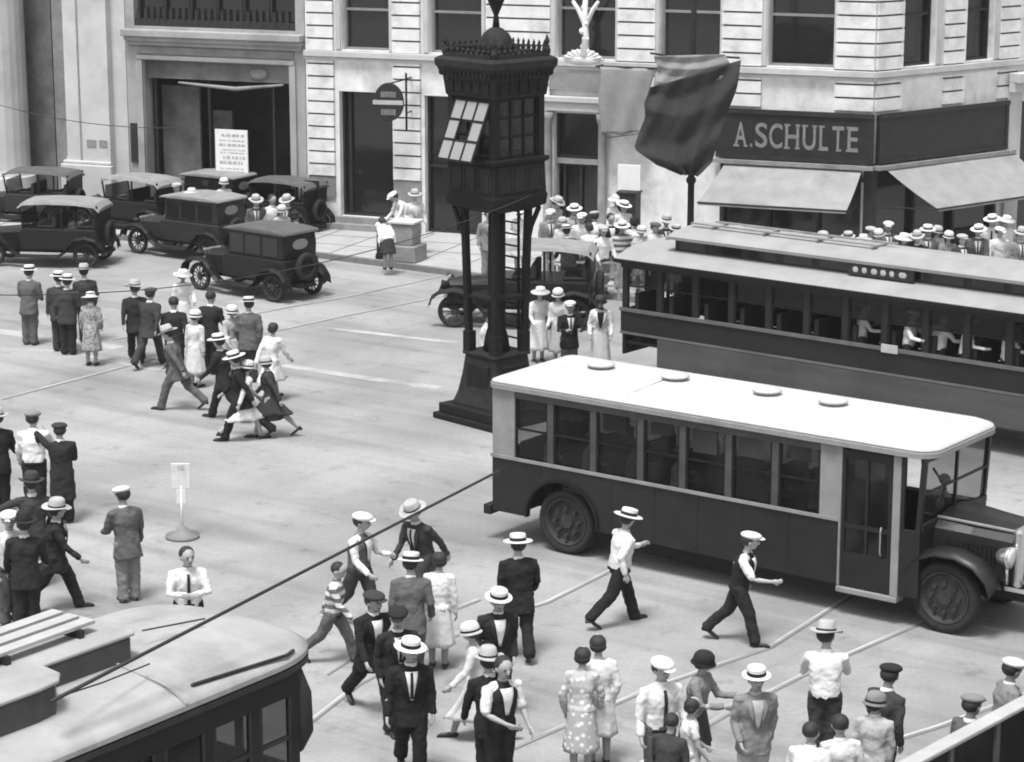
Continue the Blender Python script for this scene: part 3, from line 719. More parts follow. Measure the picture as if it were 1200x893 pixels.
# ================================================================== VEHICLES
def wheel(parent, x, y, r, wd=.12, spokes=12, name='wheel', solid=False):
    o = bpy.data.objects.new(name, None)
    mb = MB(); mb.lathe([(r*.30,-wd*.35),(r*.68,-wd*.30),(r*.70,-wd*.38),(r*.78,-wd*.4)], 4) if False else None
    mb = MB()
    if solid:
        mb.lathe([(.01,-wd*.30),(r*.2,-wd*.34),(r*.22,-wd*.18),(r*.62,-wd*.10),(r*.70,-wd*.42),(r*.74,-wd*.42),(r*.74,wd*.42),(.01,wd*.42)], 28, (x,y,r), 'y')
        for k in range(8):
            a = k*PI/4; mb.lathe([(.03,-wd*.45),(.03,-wd*.1)], 8, (x+r*.42*math.cos(a), y, r+r*.42*math.sin(a)), 'y')
    else:
        mb.lathe([(.01,-wd*.5),(r*.18,-wd*.45),(r*.18,wd*.4),(.01,wd*.4)], 12, (x,y,r), 'y')
        for k in range(spokes):
            a = 2*PI*k/spokes; mb.bar((x+r*.15*math.cos(a),y,r+r*.15*math.sin(a)),(x+r*.76*math.cos(a),y,r+r*.76*math.sin(a)),.022,.03,(0,1,0))
        mb.lathe([(r*.72,-wd*.3),(r*.80,-wd*.35),(r*.80,wd*.35),(r*.72,wd*.3),(r*.72,-wd*.3)], 24, (x,y,r), 'y', cap=False)
    o = mb.build(name, M['wheel'], parent)
    mb = MB(); mb.lathe([(r*.76,-wd*.40),(r*.86,-wd*.52),(r*.95,-wd*.48),(r,-wd*.25),(r,wd*.25),(r*.95,wd*.48),(r*.86,wd*.52),(r*.76,wd*.40),(r*.76,-wd*.40)], 28, (x,y,r), 'y', cap=False)
    mb.build('tyre', M['tyre'], o, smooth=True)
    return o
def arc_strip(mb, path, y0, y1, th=.02, crown=.04):
    rs = []
    for (x, z) in path: rs.append([(x,y0,z-.03),(x,y0+(y1-y0)*.25,z+crown*.7),(x,(y0+y1)/2,z+crown),(x,y0+(y1-y0)*.75,z+crown*.7),(x,y1,z-.03),(x,y1,z-.03-th),(x,(y0+y1)/2,z+crown-th),(x,y0,z-.03-th)])
    mb.rings(rs)
def make_car(label, loc, ang, sc=1., style='sedan', body='car', top='cantop', group='cars on the avenue'):
    o = empty('parked_car' if style == 'x' else 'car', loc, ang, label, 'car', group); o.scale = (sc,sc,sc)
    bm_ = M[body]
    mb = MB()
    mb.prism_y([(-1.72,.48),(-1.8,.8),(-1.74,1.14),(.50,1.14),(.62,1.05),(.62,.48)], -.68,.68); mb.build('body', bm_, o, bevel=.05)
    mb = MB(); rs = []
    for x_, w_, z_ in ((.60,.50,1.12),(1.1,.40,1.08),(1.62,.33,1.04)):
        rs.append([(x_,-w_,.5),(x_,-w_,z_-.12),(x_,-w_*.7,z_-.02),(x_,0,z_+.02),(x_,w_*.7,z_-.02),(x_,w_,z_-.12),(x_,w_,.5)])
    mb.rings(rs); mb.build('bonnet', bm_, o, bevel=.01)
    mb = MB(); mb.box(1.625,1.72,-.33,.33,.5,1.08); mb.build('radiator', M['chrome'], o, bevel=.04)
    mb = MB(); mb.box(1.721,1.73,-.27,.27,.55,1.0); mb.build('grille', M['black'], o)
    if style == 'sedan':
        mb = MB(); mb.prism_y([(-1.70,1.142),(-1.72,1.5),(-1.66,1.84),(.32,1.84),(.42,1.142)], -.65,.65); cab = mb.build('cabin', bm_, o, bevel=.04)
        mb = MB(); mb.prism_y([(-1.80,1.80),(-1.76,1.88),(-1.2,1.93),(-.2,1.93),(.45,1.87),(.58,1.80)], -.71,.71); mb.build('roof', M[top], o, bevel=.03)
        for s_ in (-1,1):
            for (a, b) in ((-1.5,-.95),(-.85,-.30),(-.2,.28)):
                mb = MB(); mb.box(a,b,*(sorted((s_*.652,s_*.66))),1.22,1.72); mb.build('window', M['glass'], cab, bevel=.003)
        mb = MB(); mb.ell((-1.722,0,1.52),(.012,.3,.15)); mb.build('rear_window', M['glassl'], cab)
        mb = MB(); mb.box(.385,.41,-.56,.56,1.25,1.70, Matrix.Translation((-.0,0,0))); mb.build('windscreen', M['glass'], cab)
    else:
        mb = MB(); rs = []
        for x_, z_ in ((-1.85,1.72),(-1.7,1.86),(-1.1,1.93),(-.2,1.94),(.45,1.90),(.62,1.80)): rs.append([(x_,-.74,z_-.08),(x_,-.70,z_-.01),(x_,-.35,z_+.03),(x_,.35,z_+.03),(x_,.70,z_-.01),(x_,.74,z_-.08),(x_,.6,z_-.06),(x_,-.6,z_-.06)])
        mb.rings(rs); mb.build('canvas_top', M[top], o, smooth=False)
        mb = MB()
        for s_ in (-1,1):
            for a, b in ((-1.7,-1.78),(-.7,-.7),(.48,.58)): MB().bar((a,s_*.66,1.12),(b,s_*.69,1.84),.045).build('top_post', M['black'], o)
        mb.box(-1.78,-1.74,-.66,.66,1.14,1.75); mb.build('rear_curtain', M['black'], o)
        mb = MB()
        for x_ in (-1.35,-.15): mb = MB(); mb.box(x_-.25,x_+.25,-.58,.58,1.142,1.22); mb.box(x_-.35,x_-.22,-.6,.6,1.142,1.5); mb.build('seat', M['tyre'], o, bevel=.04)
        mb = MB(); mb.box(.50,.52,-.6,.6,1.15,1.62); mb.build('windscreen', M['glass2'], o)
    FP = [(2.02,.52),(1.95,.72),(1.75,.86),(1.42,.92),(1.12,.86),(.92,.68),(.78,.48),(.60,.36)]
    RP = [(-1.98,.40),(-1.94,.62),(-1.75,.84),(-1.42,.92),(-1.10,.86),(-.90,.66),(-.76,.46),(-.60,.36)]
    for s_ in (-1,1):
        y0, y1 = sorted((s_*.60,s_*.92))
        for P_ in (FP, RP):
            mb = MB(); arc_strip(mb, P_, y0, y1); mb.build('fender', M['black'], o, smooth=False)
        mb = MB(); mb.box(-.62,.62,y0,y1,.31,.36); mb.build('running_board', M['car2'], o, bevel=.01)
        for x_ in (-1.42,1.42): wheel(o, x_, s_*.74, .385, .12, 12)
        mb = MB(); mb.lathe([(.02,-.16),(.09,-.10),(.125,0),(.125,.03)], 14, (1.72,s_*.46,.95), 'x'); h_ = mb.build('headlight', M['black'], o, smooth=True)
        mb = MB(); mb.lathe([(.11,.031),(.05,.045),(.01,.048)],14,(1.72,s_*.46,.95),'x'); mb.build('lens', M['lamp'], h_, smooth=True)
    mb = MB(); mb.bar((-2.0,0,.42),(1.8,0,.42),.6,.1); mb.bar((1.42,-.7,.385),(1.42,.7,.385),.06); mb.bar((-1.42,-.7,.385),(-1.42,.7,.385),.07); mb.build('chassis', M['black'], o)
    mb = MB(); mb.lathe([(.24,-.06),(.34,-.09),(.385,-.03),(.385,.03),(.34,.08),(.24,.06),(.24,-.06)], 24, (-1.93,0,.92), 'x', cap=False); mb.build('spare_tyre', M['tyre'], o, smooth=True)
    return o
CARS = [
 ((300,342),141,.87,'sedan','car','cantop','dark closed sedan nearest the crossing crowd, seen from the rear quarter'),
 ((222,298),146,.85,'sedan','car2','cantop2','dark closed car with pale roof ahead of the nearest sedan'),
 ((152,270),150,.80,'touring','car','cantop2','touring car with a pale top in front of the bank pilaster'),
 ((56,308),172,.86,'touring','car','cantop2','touring car with long pale top right behind the men waiting at the crossing'),
 ((34,262),168,.80,'touring','car2','cantop','small dusty touring car directly before the bank columns'),
 ((240,264),150,.80,'sedan','car','cantop2','dark car below the white placard of the display opening'),
 ((322,272),150,.78,'touring','car','cantop','dark open car at the right jamb of the display opening'),
 ((607,378),173,.95,'touring','car','cantop2','pale-topped touring car passing behind the traffic tower'),
]
for (px, ang, sc, st, bd, tp, lb) in CARS: make_car(lb, G(*px), R(ang), sc, st, bd, tp)

# ------------------------------------------------ the bus
bus = empty('bus', (-.30*1.0204,36.74*1.0204,-.2285), R(-36.4), 'dark single deck motor bus with white roof crossing the street', 'bus')
bus.scale = (1.0204,)*3
BW = 2.05
def B(y): return y
mb = MB()
PX = [.42,1.09,1.87,2.71,3.44,4.22,4.99,5.71]      # window post positions
def side_poly():
    # lower side panel with wheel arch cut out
    pts = [(0,.72),(0,1.60),(6.02,1.60),(6.02,.66)]
    arch = [(1.31+.66*math.cos(R(a)), .72+.64*math.sin(R(a))) for a in range(10, 171, 10)]
    return pts + arch
AP = [(1.31-.64, .72)] + [(1.31+.64*math.cos(R(a)), .76+.60*math.sin(R(a))) for a in range(170, 9, -10)] + [(1.31+.64, .715)]
for y0, y1 in ((.0,.06),(BW-.06,BW)):
    # one strip: bottom outline (skirt and wheel arch) below, belt line above, closed into a solid
    bot = [(0,.72)] + AP + [(6.02,.66)]; tops = [(x_, 1.60) for x_, _ in bot]
    mb.rings([[(x_,y0,z_),(x_,y1,z_),(x_,y1,zt),(x_,y0,zt)] for (x_, z_), (_, zt) in zip(bot, tops)])
mb.box(0,.06,.062,BW-.062,.72,1.60)
mb.box(7.22,7.28,.062,BW-.062,.75,1.62)
mb.box(6.98,7.28,.0,.06,.68,1.62); mb.box(6.03,7.28,BW-.06,BW,.66,1.60)
mb.build('lower_body', M['bus_side'], bus)
mb = MB(); mb.box(-.02,6.03,-.025,-.003,1.575,1.625); mb.box(-.025,-.003,-.02,BW+.02,1.575,1.625); mb.box(-.02,7.2,BW+.003,BW+.025,1.575,1.625)
mb.build('belt_moulding', M['bus_trim'], bus)
mb = MB(); mb.box(-.16,-.02,-.03,BW+.03,.64,.80); mb.build('rear_bumper', M['bus_side'], bus, bevel=.02)
for yy in ((0,.05),(BW-.05,BW)):
    mb = MB(); mb.box(.0,.42,yy[0],yy[1],1.605,2.70); mb.build('rear_quarter_panel', M['bus_trim'], bus, bevel=.008)
    mb = MB(); mb.box(5.71,6.02,yy[0],yy[1],1.605,2.70); mb.build('front_quarter_panel', M['bus_trim'], bus, bevel=.008)
    mb = MB(); mb.box(.42,5.71,yy[0],yy[1],2.55,2.70); mb.build('header_rail', M['bus_post'], bus)
    for x_ in PX[1:-1]: mb = MB(); mb.box(x_-.055,x_+.055,yy[0]-.008,yy[1],1.605,2.55); mb.build('window_post', M['bus_post'], bus, bevel=.008)
mb = MB(); mb.box(0,.05,.052,.5,1.605,2.5); mb.box(0,.05,BW-.5,BW-.052,1.605,2.5); mb.box(0,.05,.052,BW-.052,2.5,2.7); mb.build('rear_window_frame', M['bus_trim'], bus)
for a, b in zip(PX[:-1], PX[1:]):
    for yy in (.03, BW-.035):
        f_ = MB(); x0, x1 = a+.057, b-.057
        if a == .42: x0 = .425
        if b == 5.71: x1 = 5.705
        f_.box(x0,x0+.03,yy-.012,yy+.015,1.61,2.545); f_.box(x1-.03,x1,yy-.012,yy+.015,1.61,2.545); f_.box(x0+.03,x1-.03,yy-.012,yy+.015,2.06,2.09)
        w_ = f_.build('window', M['black'], bus); g_ = MB(); g_.box(x0+.01,x1-.01,yy+.016,yy+.02,1.61,2.54); g_.build('pane', M['glass3'], w_)
for i, hh in ((0,.12),(3,.18),(4,.34),(5,.28),(6,.2),(1,.2),(2,.26)):
    if hh:
        g_ = MB(); g_.box(PX[i]+.12,PX[i]+.52,.09,.10,2.52-hh,2.52); g_.build('window_blind', M['paper'] if i in (4,5) else M['bus_trim'], bus)
# roof: rounded canvas slab with gutter
def roof_outline(x0, x1, y0, y1, rad_f, rad_b, k=8):
    pts = []
    for cx, cy, r_, a0 in ((x1-rad_f, y0+rad_f, rad_f, -90), (x1-rad_f, y1-rad_f, rad_f, 0), (x0+rad_b, y1-rad_b, rad_b, 90), (x0+rad_b, y0+rad_b, rad_b, 180)):
        for i in range(k+1): a = R(a0+90*i/k); pts.append((cx+r_*math.cos(a), cy+r_*math.sin(a)))
    return pts
def domed(mb, out, zs):     # list of (inset, z)
    cx = sum(p[0] for p in out)/len(out); cy = sum(p[1] for p in out)/len(out)
    xs = [p[0] for p in out]; ys = [p[1] for p in out]; hx = (max(xs)-min(xs))/2; hy = (max(ys)-min(ys))/2
    rs = []
    for ins, z in zs: rs.append([(cx+(p[0]-cx)*(1-ins/hx), cy+(p[1]-cy)*(1-ins/hy), z) for p in out])
    mb.rings(rs)
ro = roof_outline(-.06,7.46,-.07,BW+.07,.34,.16)
mb = MB(); domed(mb, ro, [(.06,2.66),(0,2.67),(0,2.74),(.02,2.755)]); mb.build('gutter', M['bus_trim'], bus)
mb = MB(); domed(mb, ro, [(.01,2.757),(.02,2.785),(.12,2.83),(.35,2.865),(.7,2.885),(1.0,2.89)]); rf0 = mb.build('roof', M['bus_roof'], bus, smooth=True)
for x_ in (.6,4.3,6.2):
    mb = MB(); mb.tube([(x_,-.03,2.79),(x_,.3,2.862),(x_,1.0,2.888),(x_,1.75,2.862),(x_,2.08,2.79)],.006,5); mb.build('roof_seam', M['bus_roof'], rf0)
for x_ in (.9,2.2,2.95,3.7,4.45,5.2):
    mb = MB(); mb.box(x_-.02,x_+.02,-.006,-.001,.74 if x_ > 2 else 1.42,1.56); mb.build('panel_strip', M['bus_side'], bus)
mb = MB(); mb.bar((2.4,.1,2.838),(2.4,BW-.1,2.838),.02,.012); mb.tube([(2.4,.0,2.79),(2.4,.3,2.862),(2.4,1.0,2.893),(2.4,1.75,2.862),(2.4,2.05,2.79)],.012,5); mb.build('roof_seam', M['bus_trim'], rf0)
for x_ in (1.15,2.5,4.1,5.2):
    mb = MB(); mb.lathe([(.17,2.86),(.17,2.92),(.13,2.93)],14,(x_,1.25,0)); v_ = mb.build('roof_vent', M['bus_trim'], rf0)
    mb = MB(); mb.lathe([(.22,2.935),(.21,2.965),(.08,2.99),(.01,2.992)],16,(x_,1.25,0)); mb.build('vent_cap', M['bus_roof'], rf0, smooth=True)
# door
mb = MB(); mb.box(6.06,6.11,.015,.07,.62,2.62); mb.box(6.78,6.83,.015,.07,.62,2.62); mb.box(6.11,6.78,.015,.07,2.5,2.62); mb.box(6.11,6.78,.02,.06,.62,1.15); mb.box(6.11,6.78,.02,.06,1.5,1.56); mb.box(6.425,6.465,.018,.065,1.15,2.5)
dr = mb.build('door', M['bus_door'], bus); mb = MB(); mb.box(6.11,6.78,.04,.045,1.15,2.5); mb.build('door_glass', M['glass2'], dr)
mb = MB(); mb.tube([(6.7,-.01,1.2),(6.7,-.04,1.25),(6.7,-.04,1.55),(6.7,-.01,1.6)],.012,6); mb.build('handle', M['chrome'], dr)
mb = MB(); mb.box(6.85,6.97,-.01,.06,.64,2.66); mb.box(6.02,6.055,-.008,.06,.64,2.66); mb.box(6.02,6.97,-.03,.2,.56,.638); mb.build('door_frame', M['bus_trim'], bus, bevel=.01)
# front end
mb = MB()
for y_ in (.03,BW-.06): mb.bar((7.24,y_+.015,1.6),(7.30,y_+.015,2.66),.07)
mb.bar((7.27,.05,2.62),(7.27,BW-.05,2.62),.07); mb.bar((7.28,1.02,1.7),(7.3,1.02,2.62),.04); mb.box(7.25,7.31,.05,BW-.05,1.63,1.72); mb.bar((7.29,.06,2.15),(7.29,BW-.06,2.15),.03)
mb.bar((7.0,.03,1.62),(7.0,.03,2.64),.05)
wf = mb.build('windscreen_frame', M['bus_side'], bus)
mb = MB(); mb.add([(7.265,.08,1.7),(7.265,BW-.08,1.7),(7.30,BW-.08,2.6),(7.30,.08,2.6)],[(0,1,2,3)]); mb.build('windscreen', M['glass2'], wf)
mb = MB(); mb.tube([(7.35,.2,2.5),(7.55,.15,2.3),(7.5,.12,2.0)],.02,6); mb.ell((7.5,.12,2.05),(.03,.12,.09)); mb.build('mirror', M['black'], bus)
mb = MB(); rs = []
HC = BW/2
for x_, w_, z_ in ((7.285,.64,1.78),(7.8,.54,1.74),(8.40,.47,1.70)):
    rs.append([(x_,HC-w_,.98),(x_,HC-w_,z_-.16),(x_,HC-w_*.78,z_-.04),(x_,HC-w_*.25,z_+.02),(x_,HC+w_*.25,z_+.02),(x_,HC+w_*.78,z_-.04),(x_,HC+w_,z_-.16),(x_,HC+w_,.98)])
mb.rings(rs); bn_ = mb.build('bonnet', M['bus_side'], bus, bevel=.01)
mb = MB()
for i in range(11): mb.box(7.5+i*.065,7.53+i*.065,HC-.60+i*.008,HC-.575+i*.008,1.16,1.46)
mb.build('bonnet_louvres', M['black'], bn_)
mb = MB(); mb.tube([(7.3,HC-.52,1.745),(8.4,HC-.38,1.68)],.022,6); mb.build('bonnet_moulding', M['bus_trim'], bn_)
mb = MB(); mb.box(8.41,8.56,HC-.52,HC+.52,.92,1.76); rd = mb.build('radiator', M['chrome'], bus, bevel=.06)
mb = MB(); mb.box(8.561,8.575,HC-.38,HC+.38,1.02,1.62); mb.build('grille', M['black'], rd); mb = MB(); mb.lathe([(.05,1.75),(.05,1.82),(.02,1.84)],12,(8.48,HC,0)); mb.build('radiator_cap', M['chrome'], rd)
for s_ in (0,1):
    yc = .22 if s_ == 0 else BW-.22
    mb = MB(); arc_strip(mb, [(8.35,.78),(8.22,.98),(7.95,1.13),(7.55,1.17),(7.2,1.05),(6.98,.80)] if False else [(8.34,.92),(8.27,1.12),(8.08,1.29),(7.80,1.38),(7.50,1.38),(7.22,1.27),(7.05,1.06)], yc-.22, yc+.2, .025, .05); mb.build('front_fender', M['bus_side'], bus, smooth=True)
    wheel(bus, 7.62, yc-.02 if s_ == 0 else yc+.02, .50, .2, solid=True).location.z = .224
    wheel(bus, 1.31, yc-.02 if s_ == 0 else yc+.02, .50, .26, solid=True).location.z = .224
    yh_ = HC-.62 if s_ == 0 else HC+.62
    mb = MB(); mb.lathe([(.02,-.2),(.11,-.13),(.15,0),(.155,.04)],16,(8.42,yh_,1.38),'x'); mb.bar((8.40,yh_,1.25),(8.40,yh_,1.0),.04); hl = mb.build('headlight', M['chrome'], bus, smooth=True)
    mb = MB(); mb.lathe([(.14,.041),(.07,.06),(.01,.065)],16,(8.42,yh_,1.38),'x'); mb.build('lens', M['lamp'], hl, smooth=True)
mb = MB(); mb.bar((8.8,.25,.92),(8.8,BW-.25,.92),.05,.10); mb.bar((8.8,.25,.78),(8.8,BW-.25,.78),.04,.05); mb.bar((8.3,.6,.88),(8.8,.6,.88),.06); mb.bar((8.3,BW-.6,.88),(8.8,BW-.6,.88),.06); mb.build('front_bumper', M['chrome'], bus)
mb = MB(); mb.box(.1,8.7,.6,.75,.72,.92); mb.box(.1,8.7,BW-.75,BW-.6,.72,.92); mb.bar((1.31,.2,.72),(1.31,BW-.2,.72),.12); mb.bar((7.62,.2,.72),(7.62,BW-.2,.72),.09); mb.box(2.6,4.2,.3,.6,.42,.7); mb.build('chassis', M['black'], bus)
mb = MB(); mb.box(.07,.62,.07,BW-.07,.80,.86); mb.box(.62,2.0,.45,BW-.45,.80,.86); mb.box(2.0,7.2,.07,BW-.07,.80,.86); mb.box(.62,.65,.07,.45,.87,1.32); mb.box(1.97,2.0,.07,.45,.87,1.32); mb.box(.62,2.0,.07,.46,1.33,1.36); mb.box(7.0,7.2,.07,BW-.07,.87,1.4)
for i in range(7):
    for y0, y1 in ((.12,.85),(BW-.85,BW-.12)): mb.box(.5+i*.78,.92+i*.78,y0,y1,1.2,1.32); mb.box(.45+i*.78,.54+i*.78,y0,y1,1.2,1.85)
mb.build('interior', M['bus_in'], bus)
mb = MB(); arch = [(1.31+r_*math.cos(R(a)), .72+r_*math.sin(R(a))) for r_, rg in ((.68,range(10,171,10)),(.635,range(170,9,-10))) for a in rg]
mb.rings([[(x_,-.03,z_),(x_,-.003,z_),(1.31+(x_-1.31)*1.06,-.003,.76+(z_-.76)*1.06),(1.31+(x_-1.31)*1.06,-.03,.76+(z_-.76)*1.06)] for x_, z_ in AP]); mb.build('wheel_arch', M['black'], bus)

# ------------------------------------------------ streetcars
def streetcar(loc, ang, L, label, eave=2.62, x0=0., side='sc_side', low='sc_low', roof='sc_roof', pitch=.80, bottom=.50, belt=1.62, cler=True, first=None):
    o = empty('streetcar', loc, ang, label, 'streetcar'); W = 2.4
    mb = MB()
    for y0, y1 in ((0,.06),(W-.06,W)): mb.box(x0,x0+L,y0,y1,1.18,belt)
    mb.box(x0,x0+.06,.062,W-.062,bottom+.2,belt); mb.box(x0+L-.06,x0+L,.062,W-.062,bottom+.2,belt); mb.build('side_panel', M[side], o, bevel=.01)
    mb = MB()
    for y0, y1 in ((-.02,.05),(W-.05,W+.02)): mb.box(x0+.9,x0+L-.9,y0,y1,bottom,1.13)
    mb.build('skirt', M[low], o, bevel=.02)
    mb = MB()
    for y0, y1 in ((-.035,-.003),(W+.003,W+.035)): mb.box(x0-.01,x0+L+.01,y0,y1,belt-.03,belt+.04); mb.box(x0,x0+L,y0+.01 if y0 < 0 else y0,y1,1.135,1.18)
    mb.build('belt_rail', M['sc_trim'], o)
    n = int((L-.3)/pitch)
    for y0, y1 in ((0,.05),(W-.05,W)):
        for i in range(n+1):
            x_ = x0+.1+i*(L-.2)/n; mb = MB(); mb.box(x_-.06,x_+.06,y0,y1,belt+.042,eave-.16); mb.build('window_post', M[side], o)
        mb = MB(); mb.box(x0,x0+L,y0,y1,eave-.158,eave-.01); mb.build('letter_board', M[side], o)
    for xx in (x0,x0+L-.05):
        mb = MB()
        for y_ in (.06,.8,1.55,W-.12): mb.box(xx,xx+.05,y_,y_+.07,belt,eave-.02)
        mb.box(xx,xx+.05,.06,W-.06,eave-.15,eave-.01); mb.build('end_frame', M[side], o)
    for i in range(n):
        a = x0+.1+i*(L-.2)/n+.062; b = x0+.1+(i+1)*(L-.2)/n-.062
        for yy, nm in ((.028,1),(W-.03,0)):
            f_ = MB(); f_.box(a,a+.03,yy-.012,yy+.012,belt+.045,eave-.162); f_.box(b-.03,b,yy-.012,yy+.012,belt+.045,eave-.162); f_.box(a+.03,b-.03,yy-.01,yy+.01,belt+.47,belt+.50)
            w_ = f_.build('window', M['black'], o); g_ = MB(); g_.box(a+.01,b-.01,yy+.013,yy+.017,(belt+.48 if nm else belt+.045),eave-.165); g_.build('pane', M['glass3' if nm else 'bus_in'], w_)
    # lower deck roof
    mb = MB(); rs = []
    prof = [(-.12,eave-.02),(-.13,eave+.03),(.05,eave+.10),(.30,eave+.17),(.52,eave+.21),(1.2,eave+.235)]
    prof = prof + [(W-y,z) for y,z in prof[-2::-1]]
    for xx in (x0-.12,x0-.06,x0+L+.06,x0+L+.12):
        k_ = .04 if xx in (x0-.12,x0+L+.12) else 0
        rs.append([(xx,y,z-k_) for y,z in prof] + [(xx,W/2,eave-.04)])
    mb.rings(rs); mb.build('roof', M[roof], o)
    mb = MB(); mb.box(x0-.1,x0+L+.1,-.145,-.132,eave-.05,eave+.02); mb.build('gutter', M['black'], o)
    if cler:
        c0, c1 = x0+.95, x0+L-.95
        mb = MB(); mb.box(c0,c1,.50,W-.50,eave+.19,eave+.46); cl = mb.build('clerestory', M['frame'], o)
        mb = MB()
        for i in range(int((c1-c0)/.8)): mb.box(c0+.1+i*.8,c0+.75+i*.8,.49,.4985,eave+.25,eave+.42)
        mb.build('clerestory_glass', M['glass'], cl)
        mb = MB(); rs = []
        pr = [(.34,eave+.44),(.33,eave+.50),(.6,eave+.59),(1.2,eave+.64)]; pr = pr + [(W-y,z) for y,z in pr[-2::-1]]
        for xx, k_ in ((c0-.12,.03),(c0-.05,0),(c1+.05,0),(c1+.12,.03)): rs.append([(xx,y,z-k_) for y,z in pr])
        mb.rings(rs); mb.build('upper_roof', M[roof], o)
    mb = MB(); mb.box(x0+.1,x0+L-.1,.1,W-.1,.92,.98)
    for i in range(n):
        x_ = x0+.3+i*(L-.4)/n
        for y0, y1 in ((.12,.95),(W-.95,W-.12)): mb.box(x_,x_+.4,y0,y1,1.32,1.42); mb.box(x_-.04,x_+.05,y0,y1,1.3,1.95)
    mb.build('interior', M['bus_in'], o)
    mb = MB(); mb.box(x0+.6,x0+L-.6,.5,W-.5,.55,.9)
    for cx in (x0+2.2,x0+L-2.4):
        mb.box(cx-1.1,cx+1.1,.42,.55,.28,.5); mb.box(cx-1.1,cx+1.1,W-.55,W-.42,.28,.5)
        for dx in (-.75,.75):
            for y_ in (.48,W-.48): mb.lathe([(.34,-.05),(.34,.05)],20,(cx+dx,y_,.34),'y')
    mb.build('truck', M['black'], o)
    return o
sc = streetcar((2.15,48.08,0), R(-38.8), 14.5, 'long dark streetcar with clerestory roof behind the white roofed bus')
mb = MB(); mb.box(4.95,6.35,.36,.40,2.84,3.05); db = mb.build('destination_board', M['frame'], sc)
mb = MB()
for i, w_ in enumerate((.14,.13,.16,.15,.12,.2)):
    x_ = 5.06+i*.195; mb.ell((x_+w_*.4,.358,2.945),(w_*.42,.008,.06),10,6)
mb.build('board_lettering', M['smudge'], db)
mb = MB(); mb.box(5.95,6.3,-.05,-.036,1.56,1.72); mb.build('side_number_plate', M['smudge'], sc, bevel=.01)
mb = MB()
mb.box(1.0,5.2,.95,1.02,3.30,3.33); mb.box(1.3,5.4,1.36,1.43,3.30,3.33)
for i in range(4): mb.box(1.5+i*1.2,1.55+i*1.2,.9,1.48,3.262,3.298)
mb.build('trolley_walkway', M['stone_d'], sc)

# foreground streetcar
fs = empty('streetcar', (-2.09,23.69,0), R(54.0), 'streetcar roof in the left foreground with boards and a trolley pole', 'streetcar')
Wf = 2.5; Ez = 2.9; Lf = 9.0
mb = MB()
# roof: front end rounded in plan
def nose(ins, z):
    pts = []
    hw = Wf/2; out = [(-Lf, ins, z), (-3, ins, z), (-1.6, ins, z)]
    for k in range(1, 32):
        a_ = -PI/2 + PI*k/32; ex = .62
        c1 = abs(math.cos(a_))**ex; s1 = math.copysign(abs(math.sin(a_))**ex, math.sin(a_))
        out.append((-.75 + (1.25-ins*1.0)*c1, hw + (hw-ins)*s1, z))
    out += [(-1.6, Wf-ins, z), (-3, Wf-ins, z), (-Lf, Wf-ins, z)]
    return out
mb.rings([nose(-.0,Ez-.05), nose(-.04,Ez-.03), nose(-.04,Ez+.02), nose(.05,Ez+.07), nose(.3,Ez+.15), nose(.62,Ez+.21), nose(.95,Ez+.24)])
rfo = mb.build('roof', M['sc_roof2'], fs, smooth=False)
for p_ in rfo.data.polygons: p_.use_smooth = abs(p_.normal.z) > .5
mb = MB(); mb.tube([(-1.75,-.03,Ez+.035),(-1.75,.1,Ez+.11),(-1.75,.35,Ez+.18),(-1.75,.85,Ez+.235),(-1.72,1.2,Ez+.25)],.022,6)
mb.build('roof_rib', M['sc_roof'], rfo)
mb = MB(); mb.tube([(-1.5,.13,Ez+.115),(-.25,.02,Ez+.085),(-.08,.08,Ez+.075)],.02,6); mb.build('roof_gutter', M['frame'], rfo)
mb = MB(); mb.rings([nose(-.035,Ez-.12), nose(-.045,Ez-.11), nose(-.045,Ez-.052)]); mb.build('fascia', M['frame'], fs)
# raised deck with boards
mb = MB(); pts = [(-Lf,.55),(-3.2,.45),(-2.95,.48),(-2.8,.62),(-2.75,.90),(-1.56,.88),(-1.50,.95),(-1.50,1.75),(-2.6,1.95),(-Lf,1.95)]
mb.prism(pts, Ez+.12, Ez+.47); dk = mb.build('raised_deck', M['bus_post'], fs, bevel=.03)
mb = MB(); mb.prism([(x_+(.03 if x_ > -8 else 0), y_+(-.03 if y_ < 1 else .03)) for x_, y_ in pts], Ez+.475, Ez+.515); mb.build('deck_top', M['sc_roof2'], dk, bevel=.015)
mb = MB()
for y_ in (1.16,1.38,1.60): mb.box(-Lf,-1.75,y_,y_+.15,Ez+.60,Ez+.64)
bo = mb.build('walkway_boards', M['board'], fs, bevel=.005)
mb = MB()
for i in range(8): MB().box(-2.0-i*.95,-1.94-i*.95,1.12,1.76,Ez+.515,Ez+.598).build('board_support', M['frame'], bo)
# body
mb = MB()
mb.box(-Lf,-.12,.0,.06,.75,1.75); mb.box(-.12,-.05,.06,Wf-.06,.75,1.75); mb.box(-Lf,-.12,Wf-.06,Wf,.75,1.75); mb.box(-Lf,-.1,.0,.05,Ez-.35,Ez-.122); mb.box(-.10,-.05,.06,Wf-.06,Ez-.3,Ez-.122)
mb.build('side_panel', M['fs_side'], fs)
for x_ in (-.16,-.75,-1.42,-2.1,-2.8,-3.5,-4.2,-4.9,-5.6,-6.3,-7,-7.7,-8.4): MB().box(x_-.06,x_+.06,.0,.05,1.752,Ez-.352).build('window_post', M['fs_side'], fs); MB().box(x_-.06,x_+.06,Wf-.05,Wf,1.752,Ez-.352).build('window_post', M['fs_side'], fs)
for y_ in (.1,.85,1.6,Wf-.15): MB().box(-.10,-.05,y_-.04,y_+.04,1.752,Ez-.3).build('window_post', M['fs_side'], fs)
xs_ = (-.16,-.75,-1.42,-2.1,-2.8,-3.5)
